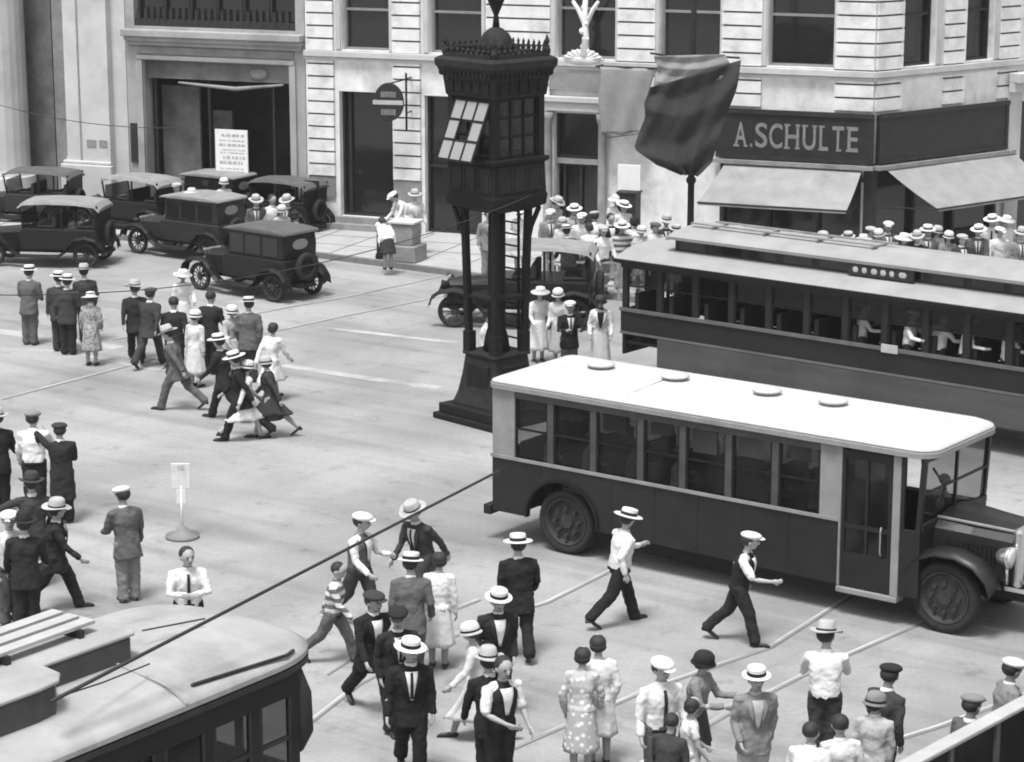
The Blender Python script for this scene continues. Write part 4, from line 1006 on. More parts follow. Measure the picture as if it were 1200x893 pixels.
for a, b in zip(xs_[1:], xs_[:-1]):
    f_ = MB(); f_.box(a+.062,b-.062,.0,.04,2.1,2.14); f_.box(a+.062,a+.1,.0,.04,1.755,Ez-.355); f_.box(b-.1,b-.062,.0,.04,1.755,Ez-.355); w_ = f_.build('window', M['frame'], fs)
    g_ = MB(); g_.box(a+.1,b-.1,.018,.022,1.755,Ez-.355); g_.build('pane', M['glass2'], w_)
mb = MB(); mb.box(-Lf,-.2,.1,Wf-.1,.9,.97)
for i in range(8):
    for y0, y1 in ((.15,.95),(Wf-.95,Wf-.15)): mb.box(-1.6-i*.9,-1.2-i*.9,y0,y1,1.3,1.4); mb.box(-1.65-i*.9,-1.56-i*.9,y0,y1,1.3,2.0)
mb.build('interior', M['bus_in'], fs)
mb = MB(); mb.box(-Lf,-.3,.4,Wf-.4,.4,.8); mb.box(-2.9,-1.0,.3,.45,.25,.5)
for x_ in (-2.6,-1.3):
    for y_ in (.45,Wf-.45): mb.lathe([(.36,-.05),(.36,.05)],20,(x_,y_,.36),'y')
mb.build('truck', M['black'], fs)
mb = MB(); mb.tube([(-.02,.10,Ez-.15),(.0,.06,Ez-.4),(.02,.06,Ez-.8),(.0,.1,Ez-1.0)],[.06,.11,.11,.05],10); mb.build('rolled_curtain', M['bus_in'], fs, smooth=True)
# trolley pole, local coordinates of the streetcar
def to_local(o, p):
    c_, s_ = math.cos(-o.rotation_euler.z), math.sin(-o.rotation_euler.z); dx, dy = p[0]-o.location.x, p[1]-o.location.y
    return Vector((dx*c_-dy*s_, dx*s_+dy*c_, p[2]))
a = to_local(fs, G(60,822,3.40)); b = to_local(fs, (-.22,26.6,4.02)); d = (b-a)
mb = MB(); mb.tube([a, a+d*.5, a+d*1.02], [.020,.017,.015], 8); mb.build('trolley_pole', M['frame'], fs, smooth=True)
c_ = to_local(fs, G(330,740-3,3.1)); 
mb = MB(); mb.tube([a+Vector((0,.0,.02)), to_local(fs, G(120,800,3.30)), to_local(fs, G(175,778,3.22))],.009,6); mb.tube([to_local(fs, G(167,739,3.3)), to_local(fs, G(240,725,3.22))],.009,5)
mb.build('trolley_rope', M['frame'], fs)

# open truck at the lower right
tk = empty('open_truck', (4.0,24.1,0), R(49.5), 'open truck bed with pale rim cut off by the lower right corner', 'truck')
mb = MB(); mb.box(-3.5,3.2,-.10,.0,.78,1.54); mb.box(3.1,3.2,-2.2,-.102,.78,1.54); mb.box(-3.5,3.2,-2.3,-2.202,.78,1.54); mb.build('side_board', M['frame'], tk)
mb = MB(); mb.box(-3.5,3.25,-.16,.03,1.545,1.60); mb.box(3.08,3.25,-2.2,-.162,1.545,1.60); mb.box(-3.5,3.25,-2.34,-2.18,1.545,1.60); mb.build('rim', M['board'], tk, bevel=.015)
mb = MB(); mb.box(-3.5,3.1,-2.2,-.1,.70,.779); mb.build('floor', M['bus_in'], tk)
mb = MB()
for i in range(7): MB().box(-3.1+i*.98,-3.02+i*.98,-.14,-.102,.79,1.54).build('stake', M['sc_trim'], tk); MB().box(-3.1+i*.98,-3.02+i*.98,.003,.04,.72,1.5).build('stake', M['sc_trim'], tk)
mb = MB(); mb.box(-2.5,2.6,-.95,-.62,1.16,1.22); mb.box(-2.5,2.6,-1.0,-.955,1.1,1.5); mb.build('bench', M['board'], tk, bevel=.01)
mb = MB()
for i in range(5): MB().box(-2.4+i*1.2,-2.33+i*1.2,-.92,-.66,.78,1.158).build('bench_leg', M['frame'], tk)
mb = MB(); mb.box(-3.5,4.9,-1.5,-.8,.5,.698); mb.build('chassis', M['black'], tk)
mb = MB(); mb.box(3.3,4.6,-2.1,-.2,.7,1.9); mb.build('cab', M['car'], tk, bevel=.06)
for x_ in (-2.2,3.9):
    for y_ in (-.25,-2.05): wheel(tk, x_, y_, .45, .16, 12)

# overhead cables
def cable(a, b, sag, r, label):
    a = Vector(a); b = Vector(b); pts = []
    for i in range(17): t = i/16; p = a.lerp(b, t); p.z -= sag*4*t*(1-t); pts.append(p)
    o = MB().tube(pts, r, 5, dome=False).build('overhead_cable', M['wire'], None); tag(o, label, 'cable', 'overhead cables')
cable(G(-40,345,4.6), G(620,230,4.8), .5, .008, 'thin overhead cable stretched from the left edge to the traffic tower')
cable(G(-40,110,5.2), G(205,150,5.4), .2, .008, 'thin overhead cable in front of the bank pilaster')

# ================================================================== PEOPLE
def cl(name, g, **k): return mat(name, g, .9, .14, 7, .8, 9, spec=.2, **k)
C_ = dict(black=cl('black_cloth',.016), dark=cl('dark_wool',.022), char=cl('charcoal_wool',.042), mid=cl('mid_grey_wool',.10), grey=cl('grey_cloth',.20),
          light=cl('light_grey_cloth',.38), pale=cl('pale_cloth',.56), white=cl('white_cotton',.62), skin=mat('skin',.34,.6,.06,8), tan=mat('suntanned_skin',.22,.6,.06,8),
          hair=mat('dark_hair',.025,.6,.3,30,.5,60), hairl=mat('brown_hair',.07,.6,.3,30,.5,60), straw=mat('pale_straw',.64,.8,.08,20,.3,60), band=cl('hat_band',.02), shoe=mat('shoe_leather',.02,.4),
          eye=mat('dark_features',.03,.6), stock=cl('stockings',.30))
def pattern_mat(name, a, b, sc):
    m = bpy.data.materials.new(name); m.use_nodes = True; t = m.node_tree; p = t.nodes['Principled BSDF']; p.inputs['Roughness'].default_value = .9
    tc = t.nodes.new('ShaderNodeTexCoord'); v = t.nodes.new('ShaderNodeTexVoronoi'); v.inputs['Scale'].default_value = sc; t.links.new(tc.outputs['Object'], v.inputs['Vector'])
    r = t.nodes.new('ShaderNodeMapRange'); r.inputs['From Min'].default_value = .2; r.inputs['From Max'].default_value = .45; r.inputs['To Min'].default_value = a; r.inputs['To Max'].default_value = b
    t.links.new(v.outputs['Distance'], r.inputs['Value']); t.links.new(r.outputs[0], p.inputs['Base Color']); return m
C_['print'] = pattern_mat('printed_dress_cloth', .75, .38, 13); C_['printd'] = pattern_mat('dark_printed_cloth', .12, .30, 14)
def stripes(name, a, b, sc):
    m = bpy.data.materials.new(name); m.use_nodes = True; t = m.node_tree; p = t.nodes['Principled BSDF']; p.inputs['Roughness'].default_value = .9
    tc = t.nodes.new('ShaderNodeTexCoord'); v = t.nodes.new('ShaderNodeTexWave'); v.bands_direction = 'Z'; v.inputs['Scale'].default_value = sc; v.inputs['Distortion'].default_value = .4; t.links.new(tc.outputs['Object'], v.inputs['Vector'])
    r = t.nodes.new('ShaderNodeMapRange'); r.inputs['From Min'].default_value = .35; r.inputs['From Max'].default_value = .65; r.inputs['To Min'].default_value = a; r.inputs['To Max'].default_value = b
    t.links.new(v.outputs[0], r.inputs['Value']); t.links.new(r.outputs[0], p.inputs['Base Color']); return m
C_['stripe'] = stripes('striped_jersey', .10, .55, 2.2)
UP = .94
def person(px, yh, h, yaw, label, top='jacket', tm='dark', leg='trousers', lm=None, hat='boater', hm='straw', hair='hair', stride=0, lean=4, la=(5,8,12), ra=(5,8,12), sk='skin',
           turn=0, nod=0, tie=True, shirt='white', women=False, at=None, sleeves='long', group=None, hem=.45, phase=1, rot_extra=0, crouch=0, z0=0):
    P = at if at is not None else G(px, yh, h + z0)
    dist = math.hypot(P[0], P[1]); vox = .011 if dist < 38 else (.019 if dist < 50 else .026)
    if lm is None: lm = tm
    s = h/1.80
    if la == (5,8,12): la = (RND.uniform(-8,18), RND.uniform(5,13), RND.uniform(8,48), RND.uniform(-12,6))
    if ra == (5,8,12): ra = (RND.uniform(-8,18), RND.uniform(5,13), RND.uniform(8,48), RND.uniform(-12,6))
    turn = turn or RND.uniform(-28,28); nod = nod or RND.uniform(-2,10); tilt_r = RND.uniform(-7,7); brim = RND.uniform(.9,1.12)
    if hat == 'boater' and 'boater' not in label and 'straw' not in label and RND.random() < .6: hat, hm = 'fedora', 'light'
    if not stride: lean += RND.uniform(-2,4)
    Rl = Matrix.Rotation(R(lean), 3, 'X')
    Lg = {}
    def ld(a): return Vector((0, -math.sin(R(a)), -math.cos(R(a))))
    la_f = {}
    for sd_, a, k in ((1, stride*phase, (8 if stride*phase > 0 else 24) if stride else 3), (-1, -stride*phase, (8 if stride*phase < 0 else 24) if stride else 3)):
        a += crouch; k += crouch*2
        la_f[sd_] = (a, k)
    drop = max(.44*math.cos(R(a)) + .42*math.cos(R(a-k)) for a, k in la_f.values())
    pz = drop + .08
    P0 = Vector((0, 0, pz))
    def U(x, y, z): return P0 + Rl @ Vector((x, y, z))
    legs = {}
    for sd_, (a, k) in la_f.items():
        hp = P0 + Vector((sd_*.085, 0, -.01)); kn = hp + ld(a)*.43; an = kn + ld(a-k)*.42
        fd = Vector((sd_*.02, -math.cos(R(max(0, k-a)*.8)), -math.sin(R(max(0, k-a)*.8)) if k-a > 12 else 0)).normalized()
        legs[sd_] = (hp, kn, an, fd)
    arms = {}
    sw = .158 if women else .185
    for sd_, A in ((1, la), (-1, ra)):
        p_, ab, el = A[:3]; ab2 = A[3] if len(A) > 3 else ab*.4
        def ad(p, b): return Rl @ Vector((sd_*math.sin(R(b)), -math.sin(R(p))*math.cos(R(b)), -math.cos(R(p))*math.cos(R(b))))
        sh = U(sd_*sw, 0, .425); e = sh + ad(p_, ab)*.29; w_ = e + ad(p_+el, ab2)*.25; hd = ad(p_+el+8, ab2)
        arms[sd_] = (sh, e, w_, hd)
    Rh = Rl @ Matrix.Rotation(R(turn), 3, 'Z') @ Matrix.Rotation(R(nod), 3, 'X') @ Matrix.Rotation(R(tilt_r*.6), 3, 'Y')
    HC_ = U(0, -.02, .675)
    Rh4 = Rh * (1.13 if not women else 1.06)
    def Hd(x, y, z): return HC_ + Rh4 @ Vector((x, y, z))
    # ---- body
    mb = MB()
    k_ = .9 if women else 1
    mb.tube([U(0,0,-.03),U(0,0,.12),U(0,0,.30),U(0,0,.44)], [.13*k_,.11*k_,.13*k_,.11*k_], 12, .75)
    mb.tube([U(0,.01,.42),U(0,-.005,.56),HC_], [.058*k_,.05*k_,.05], 10, dome=False)
    mb.ell(HC_ + Rh4 @ Vector((0,.008,.02)), (.080,.100,.104), 14, 10, Rh4)
    mb.ell(Hd(0,-.022,-.045), (.052,.062,.062), 12, 8, Rh4)
    mb.ell(Hd(0,-.096,-.012), (.013,.018,.026), 8, 6, Rh4)
    for q in (-1,1): mb.ell(Hd(q*.077,.01,-.008), (.011,.022,.032), 8, 6, Rh4)
    for sd_, (sh, e, w_, hd) in arms.items():
        mb.tube([U(sd_*.08,0,.44), sh, sh.lerp(e,.4), e, e.lerp(w_,.3), w_, w_+hd*.02], [.05,.05,.045,.037,.038,.026,.026], 9)
        # hand : palm, four unequal bent fingers, thumb off the side
        side = hd.cross(Rl @ Vector((1,0,0))).normalized()      # palm plane direction (front/back)
        lat = hd.cross(side).normalized()
        pc_ = w_ + hd*.055
        mb.tube([w_, w_+hd*.03, w_+hd*.085], [.024,.036,.036], 10, .5, hint=lat)
        fw = Vector(side)
        inn = Vector((-sd_,0,0)); 
        for i, (off, ln) in enumerate(((-.03,.066),(-.010,.078),(.010,.072),(.030,.056))):
            b0 = w_+hd*.08 + fw*off; b1 = b0 + hd*ln*.45 + inn*.006; b2 = b1 + hd*ln*.35 + inn*.018; b3 = b2 + hd*ln*.12 + inn*.02
            mb.tube([b0,b1,b2,b3], [.0095,.009,.0085,.007], 6)
        t0 = w_+hd*.03 - fw*.028; mb.tube([t0, t0-fw*.022+hd*.028, t0-fw*.026+hd*.058+inn*.012], [.012,.0105,.009], 6)
    for sd_, (hp, kn, an, fd) in legs.items():
        mb.tube([hp, hp.lerp(kn,.4), kn, kn.lerp(an,.3), an, an+Vector((0,0,-.02))], [.085,.075,.05,.05,.034,.034], 10)
        mb.tube([an+Vector((0,.03,-.035)), an+fd*.06+Vector((0,0,-.045)), an+fd*.15+Vector((0,0,-.055))], [.035,.036,.025], 8, .7)
    Rz = R(yaw)
    bo_ = mb.build('person', C_[sk], None, smooth=True, remesh=vox)
    bo_.scale = (s*1.12,s*1.12,s); bo_.rotation_euler = (0,0,Rz)
    hw = Matrix.Rotation(Rz,3,'Z') @ (HC_*s)
    base = Vector((P[0], P[1], z0)) - (Vector((hw.x, hw.y, 0)) if at is None else Vector((0,0,0)))
    bo_.location = base if at is None else Vector(at)
    tag(bo_, label, 'person', group)
    # ---- eyes, brows, mouth
    if dist < 52:
        mb = MB()
        for q in (-1,1): mb.ell(Hd(q*.028,-.079,.012), (.012,.01,.007), 8, 6, Rh4); mb.ell(Hd(q*.029,-.083,.032), (.019,.008,.004), 8, 6, Rh4)
        mb.ell(Hd(0,-.080,-.052), (.022,.008,.005), 8, 6, Rh4)
        mb.build('face_features', C_['eye'], bo_, smooth=True)
    # ---- shoes
    for sd_, (hp, kn, an, fd) in legs.items():
        mb = MB(); mb.tube([an+Vector((0,.045,-.045)), an+Vector((0,.0,-.04)), an+fd*.07+Vector((0,0,-.05)), an+fd*.155+Vector((0,0,-.058)), an+fd*.19+Vector((0,0,-.064))], [.034,.042,.043,.040,.022], 10, .62)
        mb.tube([an+Vector((0,.005,-.045)), an+Vector((0,.005,.0))],[.042,.038],10)
        mb.build('shoe', C_['shoe' if lm != 'white' else 'shoe'], bo_, smooth=True)
    # ---- hair
    if hair:
        mb = MB()
        if women: mb.ell(Hd(0,.022,.018 if not hat else .004), (.093,.098,.102 if not hat else .096), 14, 10, Rh4); mb.ell(Hd(0,.05,-.03),(.092,.062,.07),12,8,Rh4)
        else: mb.ell(Hd(0,.026,.036 if not hat else .016), (.087,.094,.098 if not hat else .088), 14, 10, Rh4)
        mb.build('hair', C_[hair], bo_, smooth=True)
    # ---- hat
    if hat:
        def hlathe(mb, prof, n=22, sx_=1., sy=1.16, off=(0,0), tip=0):
            rs = []
            for r_, z_ in prof: rs.append([Hd(r_*sx_*math.cos(2*PI*j/n)*1.04, .012+off[1] + r_*sy*math.sin(2*PI*j/n), z_ - .012 + tip*(-r_*math.sin(2*PI*j/n))) for j in range(n)])
            mb.rings(rs)
        mh = C_[hm]
        mb = MB()
        if hat == 'boater':
            hlathe(mb, [(.086,.062),(.141*brim,.058),(.148*brim,.066),(.141*brim,.072),(.088,.073),(.086,.10),(.084,.150),(.076,.157),(.02,.160)]); o_ = mb.build('hat', mh, bo_)
            mb = MB(); hlathe(mb, [(.0885,.0745),(.0885,.112),(.0865,.1125)]); mb.build('hat_band', C_['band'], o_)
        elif hat == 'fedora':
            rs = []; n = 22
            for r_, z_ in [(.086,.052),(.150,.045),(.158,.055),(.150,.058),(.09,.066),(.088,.10),(.080,.155),(.062,.178),(.02,.165)]:
                rs.append([Hd(r_*(1 if r_ > .1 else 1)*math.cos(2*PI*j/n), .012+r_*1.16*math.sin(2*PI*j/n), z_ + (.022*math.cos(2*PI*j/n)**2 - .02*(math.sin(2*PI*j/n) < -.5) if r_ > .1 else 0)) for j in range(n)])
            mb.rings(rs); o_ = mb.build('hat', mh, bo_, smooth=True)
            mb = MB(); hlathe(mb, [(.0925,.067),(.091,.10),(.089,.1005)]); mb.build('hat_band', C_['band'], o_)
        elif hat == 'cap':
            mb.ell(Hd(0,.008,.078), (.108,.128,.048), 16, 8, Rh4); mb.ell(Hd(0,-.105,.056), (.066,.055,.012), 14, 6, Rh4); mb.ell(Hd(0,.008,.11),(.014,.014,.012),8,6,Rh4)
            mb.build('cap', mh, bo_, smooth=True)
        elif hat == 'cloche':
            hlathe(mb, [(.098,.0),(.118,-.012),(.121,-.004),(.100,.018),(.101,.05),(.095,.10),(.07,.135),(.02,.148)]); o_ = mb.build('hat', mh, bo_, smooth=True)
            mb = MB(); hlathe(mb, [(.1025,.022),(.1035,.048),(.101,.0485)]); mb.build('hat_band', C_['band'], o_)
        elif hat == 'wide':
            hlathe(mb, [(.09,.03),(.175,.015),(.18,.025),(.09,.045),(.092,.08),(.08,.13),(.02,.145)]); o_ = mb.build('hat', mh, bo_, smooth=True)
    # ---- upper garments
    n = 20
    def tring(z, a, b, y=0, pw=.82):
        out = []
        for j in range(n):
            t_ = 2*PI*j/n; c, s__ = math.cos(t_), math.sin(t_)
            out.append(U(a*math.copysign(abs(c)**pw, c), y + b*math.copysign(abs(s__)**pw, s__), z))
        return out
    w = .9 if women else 1.
    if top in ('jacket','coat'):
        prof = [(-.26 if top == 'jacket' else -.52, .195, .155 + min(.06, abs(stride)*.002)), (-.10,.185,.145),(.06,.165,.125),(.15,.162,.122),(.30,.19,.135),(.385,.18,.125),(.44,.135,.10),(.48,.085,.078),(.515,.066,.064)]
    elif top == 'dress':
        prof = [(-.05,.165,.135),(.06,.145,.115),(.14,.14,.11),(.28,.165,.13),(.38,.165,.115),(.44,.13,.09),(.475,.08,.07),(.49,.06,.055)]
    else:
        prof = [(-.07,.165,.13),(.05,.168,.128),(.15,.165,.125),(.30,.188,.133),(.385,.178,.122),(.44,.13,.095),(.48,.08,.072),(.51,.060,.058)]
    prof = [(z_, a*w, b*w) for z_, a, b in prof]
    mb = MB(); mb.rings([tring(z_, a, b) for z_, a, b in prof])
    slc = {'long': 1.0, 'short': .55, 'rolled': 1.35}[sleeves]
    def sleeve(mb, end, r0, r1):
        for sd_, (sh, e, w_, hd) in arms.items():
            q0 = U(sd_*.085,0,.44)
            if end <= 1: mb.tube([q0, sh, sh.lerp(e,.5*end*1.0), sh.lerp(e, end*.98)], [r0*.95,r0,r0*.9,r0*.92], 10)
            else: mb.tube([q0, sh, sh.lerp(e,.5), e, e.lerp(w_,.5), w_-hd*.005], [r0*.95,r0,r0*.88,r1*1.15,r1*1.05,r1], 10)
    if top != 'vest':
        sleeve(mb, 2 if sleeves == 'long' else (.95 if sleeves == 'rolled' else .6), .068*w, .045)
    nm = {'jacket':'jacket','coat':'coat','dress':'dress_top','shirt':'shirt','vest':'waistcoat','blouse':'blouse'}[top]
    tobj = mb.build(nm, C_[tm], bo_, smooth=True, remesh=max(vox, .015))
    def patch(name, m_, z0, z1, w0, w1, off, yc=0):
        """strip on the chest from height z0 (half-width w0) to z1 (half-width w1)"""
        rs = []
        for i in range(9):
            t_ = i/8; z_ = z0 + (z1-z0)*t_; hw_ = w0 + (w1-w0)*t_
            zz = [p_[0] for p_ in prof]; a = float(np.interp(z_, zz, [p_[1] for p_ in prof])); b = float(np.interp(z_, zz, [p_[2] for p_ in prof]))
            row = []
            for j in range(7):
                x_ = hw_*(j/3-1); y_ = -(b)*max(0, 1-abs(x_/a)**2.4)**(1/2.4) - off; row.append(U(x_, y_, z_))
            rs.append(row)
        mb = MB(); mb.rings(rs, cap=False, closed=False)
        o_ = mb.build(name, m_, bo_, smooth=True); q = o_.modifiers.new('solid','SOLIDIFY'); q.thickness = .006; return o_
    if top == 'jacket' or top == 'coat':
        patch('shirt_front', C_[shirt], .10, .455, .016, .07, .026)
        if tie: patch('tie', C_['black'], .12, .45, .018, .014, .034)
        mb = MB(); mb.rings([tring(.49,.070*w,.068*w), tring(.535,.064*w,.062*w,-.004), tring(.536,.056*w,.054*w,-.004)], cap=False); mb.build('collar', C_[shirt], bo_, smooth=True)
        # lapels
        for q in (-1,1):
            rs = []
            for z_, x0_, x1_ in ((.10,.018,.03),(.26,.048,.095),(.36,.062,.115),(.46,.072,.095)):
                zz = [p_[0] for p_ in prof]; a = float(np.interp(z_, zz, [p_[1] for p_ in prof])); b = float(np.interp(z_, zz, [p_[2] for p_ in prof]))
                rs.append([U(q*x_, -b*max(0,1-abs(x_/a)**2.4)**(1/2.4)-.032, z_) for x_ in (x0_, (x0_+x1_)/2, x1_)])
            mb = MB(); mb.rings(rs, cap=False, closed=False); o_ = mb.build('lapel', C_[tm], bo_, smooth=True); q_ = o_.modifiers.new('solid','SOLIDIFY'); q_.thickness = .01
    if top in ('shirt',) and tie: patch('tie', C_['dark'], .02, .455, .024, .017, .028)
    if top == 'shirt':
        mb = MB(); mb.rings([tring(.49,.07*w,.066*w), tring(.532,.064*w,.062*w,-.004), tring(.533,.056*w,.054*w,-.004)], cap=False); mb.build('collar', C_[tm], bo_, smooth=True)
        mb = MB(); mb.rings([tring(-.075,.169*w,.134*w), tring(-.035,.172*w,.134*w)]); mb.build('belt', C_['black'], bo_, smooth=True)
    if top == 'vest':
        mb = MB(); mb.rings([tring(z_, a*.96, b*.96) for z_, a, b in prof[3:]]); sleeve(mb, 2 if sleeves == 'long' else .95, .066, .045)
        mb.build('shirt', C_[shirt], bo_, smooth=True, remesh=max(vox,.015)); patch('shirt_front', C_[shirt], .12, .455, .02, .08, .028)
    # ---- lower garments
    if leg == 'trousers':
        mb = MB(); mb.rings([[P0 + Vector((a*w*math.cos(2*PI*j/16), b*w*math.sin(2*PI*j/16), z_)) for j in range(16)] for z_, a, b in ((-.10,.155,.125),(-.02,.168,.135),(.06,.155,.12),(.11,.15,.115))])
        for sd_, (hp, kn, an, fd) in legs.items():
            mb.tube([hp, hp.lerp(kn,.35), hp.lerp(kn,.8), kn, kn.lerp(an,.35), kn.lerp(an,.8), an+Vector((0,0,-.015))], [.106*w,.104*w,.092,.087,.080,.076,.080], 12)
        mb.build('trousers', C_[lm], bo_, smooth=True, remesh=max(vox,.015))
    elif leg == 'skirt':
        kmid = (legs[1][1]+legs[-1][1])/2; spread = abs(legs[1][2].y-legs[-1][2].y)*.5
        rs = []; nn = 32; zt = pz+.04; zb = hem
        for i in range(10):
            t_ = i/9; z_ = zt + (zb-zt)*t_; a = (.155 + .085*t_**.8)*w; b = (.125 + .085*t_**.8)*w + spread*.55*t_*t_; cy = (kmid.y)*t_*.5
            rs.append([Vector((a*(1+.07*t_*math.cos(9*q+1))*math.cos(q), cy + b*(1+.07*t_*math.cos(9*q+1))*math.sin(q), z_+.012*t_*math.sin(5*q))) for q in [2*PI*j/nn for j in range(nn)]])
        mb = MB(); mb.rings(rs, cap=False); o_ = mb.build('skirt', C_[lm], bo_, smooth=True); q = o_.modifiers.new('solid','SOLIDIFY'); q.thickness = .008
        mb = MB()
        for sd_, (hp, kn, an, fd) in legs.items(): mb.tube([kn, kn.lerp(an,.3), an+Vector((0,0,-.02))],[.053,.053,.037],10)
        mb.build('stockings', C_['stock'], bo_, smooth=True)
    if top == 'coat' and leg != 'skirt': pass
    bo_['hands'] = 0; del bo_['hands']
    ws = {}
    Mw = Matrix.Translation(bo_.location) @ Matrix.Rotation(Rz,4,'Z') @ Matrix.Scale(s,4)
    for sd_, (sh, e, w_, hd) in arms.items(): ws[sd_] = Mw @ (w_+hd*.09)
    return bo_, ws
DN = (4,7,10)
SWF = (28,8,22); SWB = (-26,8,10)
def walk(ph=1): return dict(stride=24, phase=ph, la=SWB if ph > 0 else SWF, ra=SWF if ph > 0 else SWB, lean=6)
g1 = 'men waiting at the left end of the crossing'; 
P_ = person
# --- left kerb group
P_(34,309,1.76,165,'man in grey suit and pale straw hat standing apart, left of the dark-suited pair', 'jacket','mid', hat='boater', la=(10,8,60,-20), ra=(10,8,60,-20))
P_(68,316,1.74,190,'man in dark suit and straw hat right of the lone grey-suited man','jacket','char', la=DN)
P_(78,320,1.74,175,'man in charcoal suit and straw hat beside the woman in the patterned coat','jacket','char',lm='dark')
P_(98,309,1.72,200,'man with pale hat half hidden behind the patterned coat woman','jacket','char')
P_(106,339,1.60,170,'woman in patterned coat and pale wide hat with a dark bag at the crossing', 'coat','printd','skirt','printd','wide','pale', women=True, hem=.36, la=(5,12,15))
# --- crossing crowd
P_(157,325,1.76,190,'big man in dark suit walking away at the left of the crossing crowd','jacket','dark',**walk(1))
P_(176,331,1.75,160,'man in charcoal suit just behind the big man at the left of the crowd','jacket','char', hat='cap', hm='mid', **walk(-1))
P_(197,377,1.72,255,'man in grey suit with pale hat striding left with his leg stretched behind','jacket','mid', hat='fedora', hm='light', **dict(walk(1), lean=12))
P_(214,313,1.64,20,'woman in white dress and white hat with dark face in the middle of the crowd','dress','white','skirt','white','wide','white', women=True, sk='tan', la=(30,10,40,-10))
P_(203,342,1.74,185,'bareheaded man in dark suit in front of the woman in white','jacket','dark', hat=None, **walk(-1))
P_(229,360,1.62,150,'woman in long pale dress between the dark suits of the crowd','dress','pale','skirt','pale','cloche','white', women=True, hem=.32)
P_(247,338,1.76,160,'bareheaded man in black suit with bent arm near the back of the crowd','jacket','dark', hat=None, la=(10,10,50), ra=(10,14,60))
P_(256,386,1.74,250,'man in dark suit and straw hat with one leg trailing, centre of the crowd','jacket','dark', **walk(-1))
P_(272,352,1.62,30,'woman in white cloche hat and light collar beside the man in grey','dress','light','skirt','light','cloche','white', women=True, **dict(walk(1), lean=4))
P_(291,346,1.76,175,'man in mid grey suit and banded straw hat near the back right of the crowd','jacket','mid',lm='char')
P_(275,406,1.75,270,'man in long dark jacket and straw hat leading the crowd with a wide stride','jacket','black', **dict(walk(1), lean=8))
P_(290,416,1.58,120,'woman in pale dress and light hat squeezed between two dark walkers','dress','pale','skirt','pale','cloche','pale', women=True, **walk(-1))
P_(320,371,1.66,150,'woman in white dress with dark hair at the right of the crowd','dress','white','skirt','white',None, women=True, **walk(1))
P_(311,411,1.62,265,'person in dark coat and light hat stepping left at the lower right of the crowd','coat','char','skirt','char','cloche','light', women=True, hem=.5, **walk(1))
# --- far left kerb column of people
P_(38,478,1.76,185,'man in white shirt and dark trousers with grey cap, back turned, left side','shirt','white','trousers','dark','cap','grey', la=(10,8,30), ra=(60,10,60,-20), tie=False)
P_(69,492,1.70,200,'person in long dark coat raising one hand to the hat, left side','coat','dark','trousers','dark','cap','char', la=(150,30,-110,-10), ra=(20,8,60))
P_(36,553,1.74,200,'man in charcoal jacket just below the white-shirted man at the left','jacket','char',hat='fedora',hm='char', la=(40,60,10,60))
P_(66,580,1.72,100,'man in dark suit and pale fedora walking with his legs apart, left side','jacket','dark', hat='fedora', hm='light', **dict(walk(1), lean=3))
P_(10,595,1.74,30,'man in white shirt at the left edge above the streetcar roof','shirt','white','trousers','mid','cap','white')
P_(27,600,1.74,190,'man in black suit beside the white shirt at the left edge','jacket','dark', hat='fedora', hm='dark')
P_(-5,478,1.74,190,'man in black suit cut by the left edge of the photo','jacket','black')
P_(143,566,1.76,215,'man in grey suit and white flat cap standing alone in the open street','jacket','mid',lm='grey',hat='cap',hm='white', la=(20,8,60,-15), ra=(8,10,20))
P_(219,637,1.72,12,'bareheaded man in white shirt and dark tie with folded arms beyond the streetcar roof','shirt','white','trousers','black',None, la=(30,12,75,-55), ra=(30,12,75,-55))
# --- centre group
P_(424,595,1.74,60,'man with white cap, white shirt and grey jacket over his arm, centre left','vest','mid','trousers','char','cap','white', sleeves='long', shirt='white', la=(30,10,70,-20), ra=(20,10,40), **{'stride':18})
P_(396,652,1.50,80,'child in striped jersey walking beside the white-capped man','shirt','stripe','trousers','mid',None, tie=False, **dict(walk(1)))
P_(485,580,1.75,320,'man in dark suit leaning forward with a pale banded hat, centre','jacket','char', hat='fedora', hm='light', **dict(walk(1), lean=14))
P_(481,645,1.76,180,'man in grey suit and bright boater seen from behind, beside the woman in white','jacket','mid')
P_(515,641,1.66,170,'dark haired woman in a white dress behind the grey-suited man','dress','white','skirt','white',None, women=True, hem=.36, la=(20,8,60), ra=(5,8,10))
P_(438,684,1.75,30,'man in dark cap and black suit with open white collar striding','jacket','black', hat='cap', hm='char', tie=False, **walk(1))
P_(466,708,1.72,20,'man in dark suit half hidden behind the wide straw hat','jacket','dark', hat='cap', hm='dark', la=(30,10,60,-30))
P_(481,745,1.77,8,'man in black suit, white shirt and tie under a wide straw hat, centre bottom','jacket','black', hat='boater', la=DN, ra=(10,12,15), stride=10)
P_(551,720,1.62,275,'woman in pale flowing dress and pale cloche hat stepping left','dress','pale','skirt','pale','cloche','pale', women=True, hem=.33, **dict(walk(-1)))
P_(584,688,1.74,15,'man in straw hat and dark suit with open light lapels, right of the pale dress','jacket','dark', tie=False)
P_(607,623,1.76,190,'man in black suit and boater standing with his back to the viewer near the bus','jacket','black', **{'stride':10})
P_(590,765,1.74,30,'dark haired man in a black waistcoat with white sleeves, arm across his body','vest','dark','trousers','black',None, la=(15,8,25), ra=(25,14,40,-40), sleeves='rolled')
P_(572,758,1.70,200,'man in black suit partly behind the waistcoat man','jacket','black', hat='fedora', hm='light')
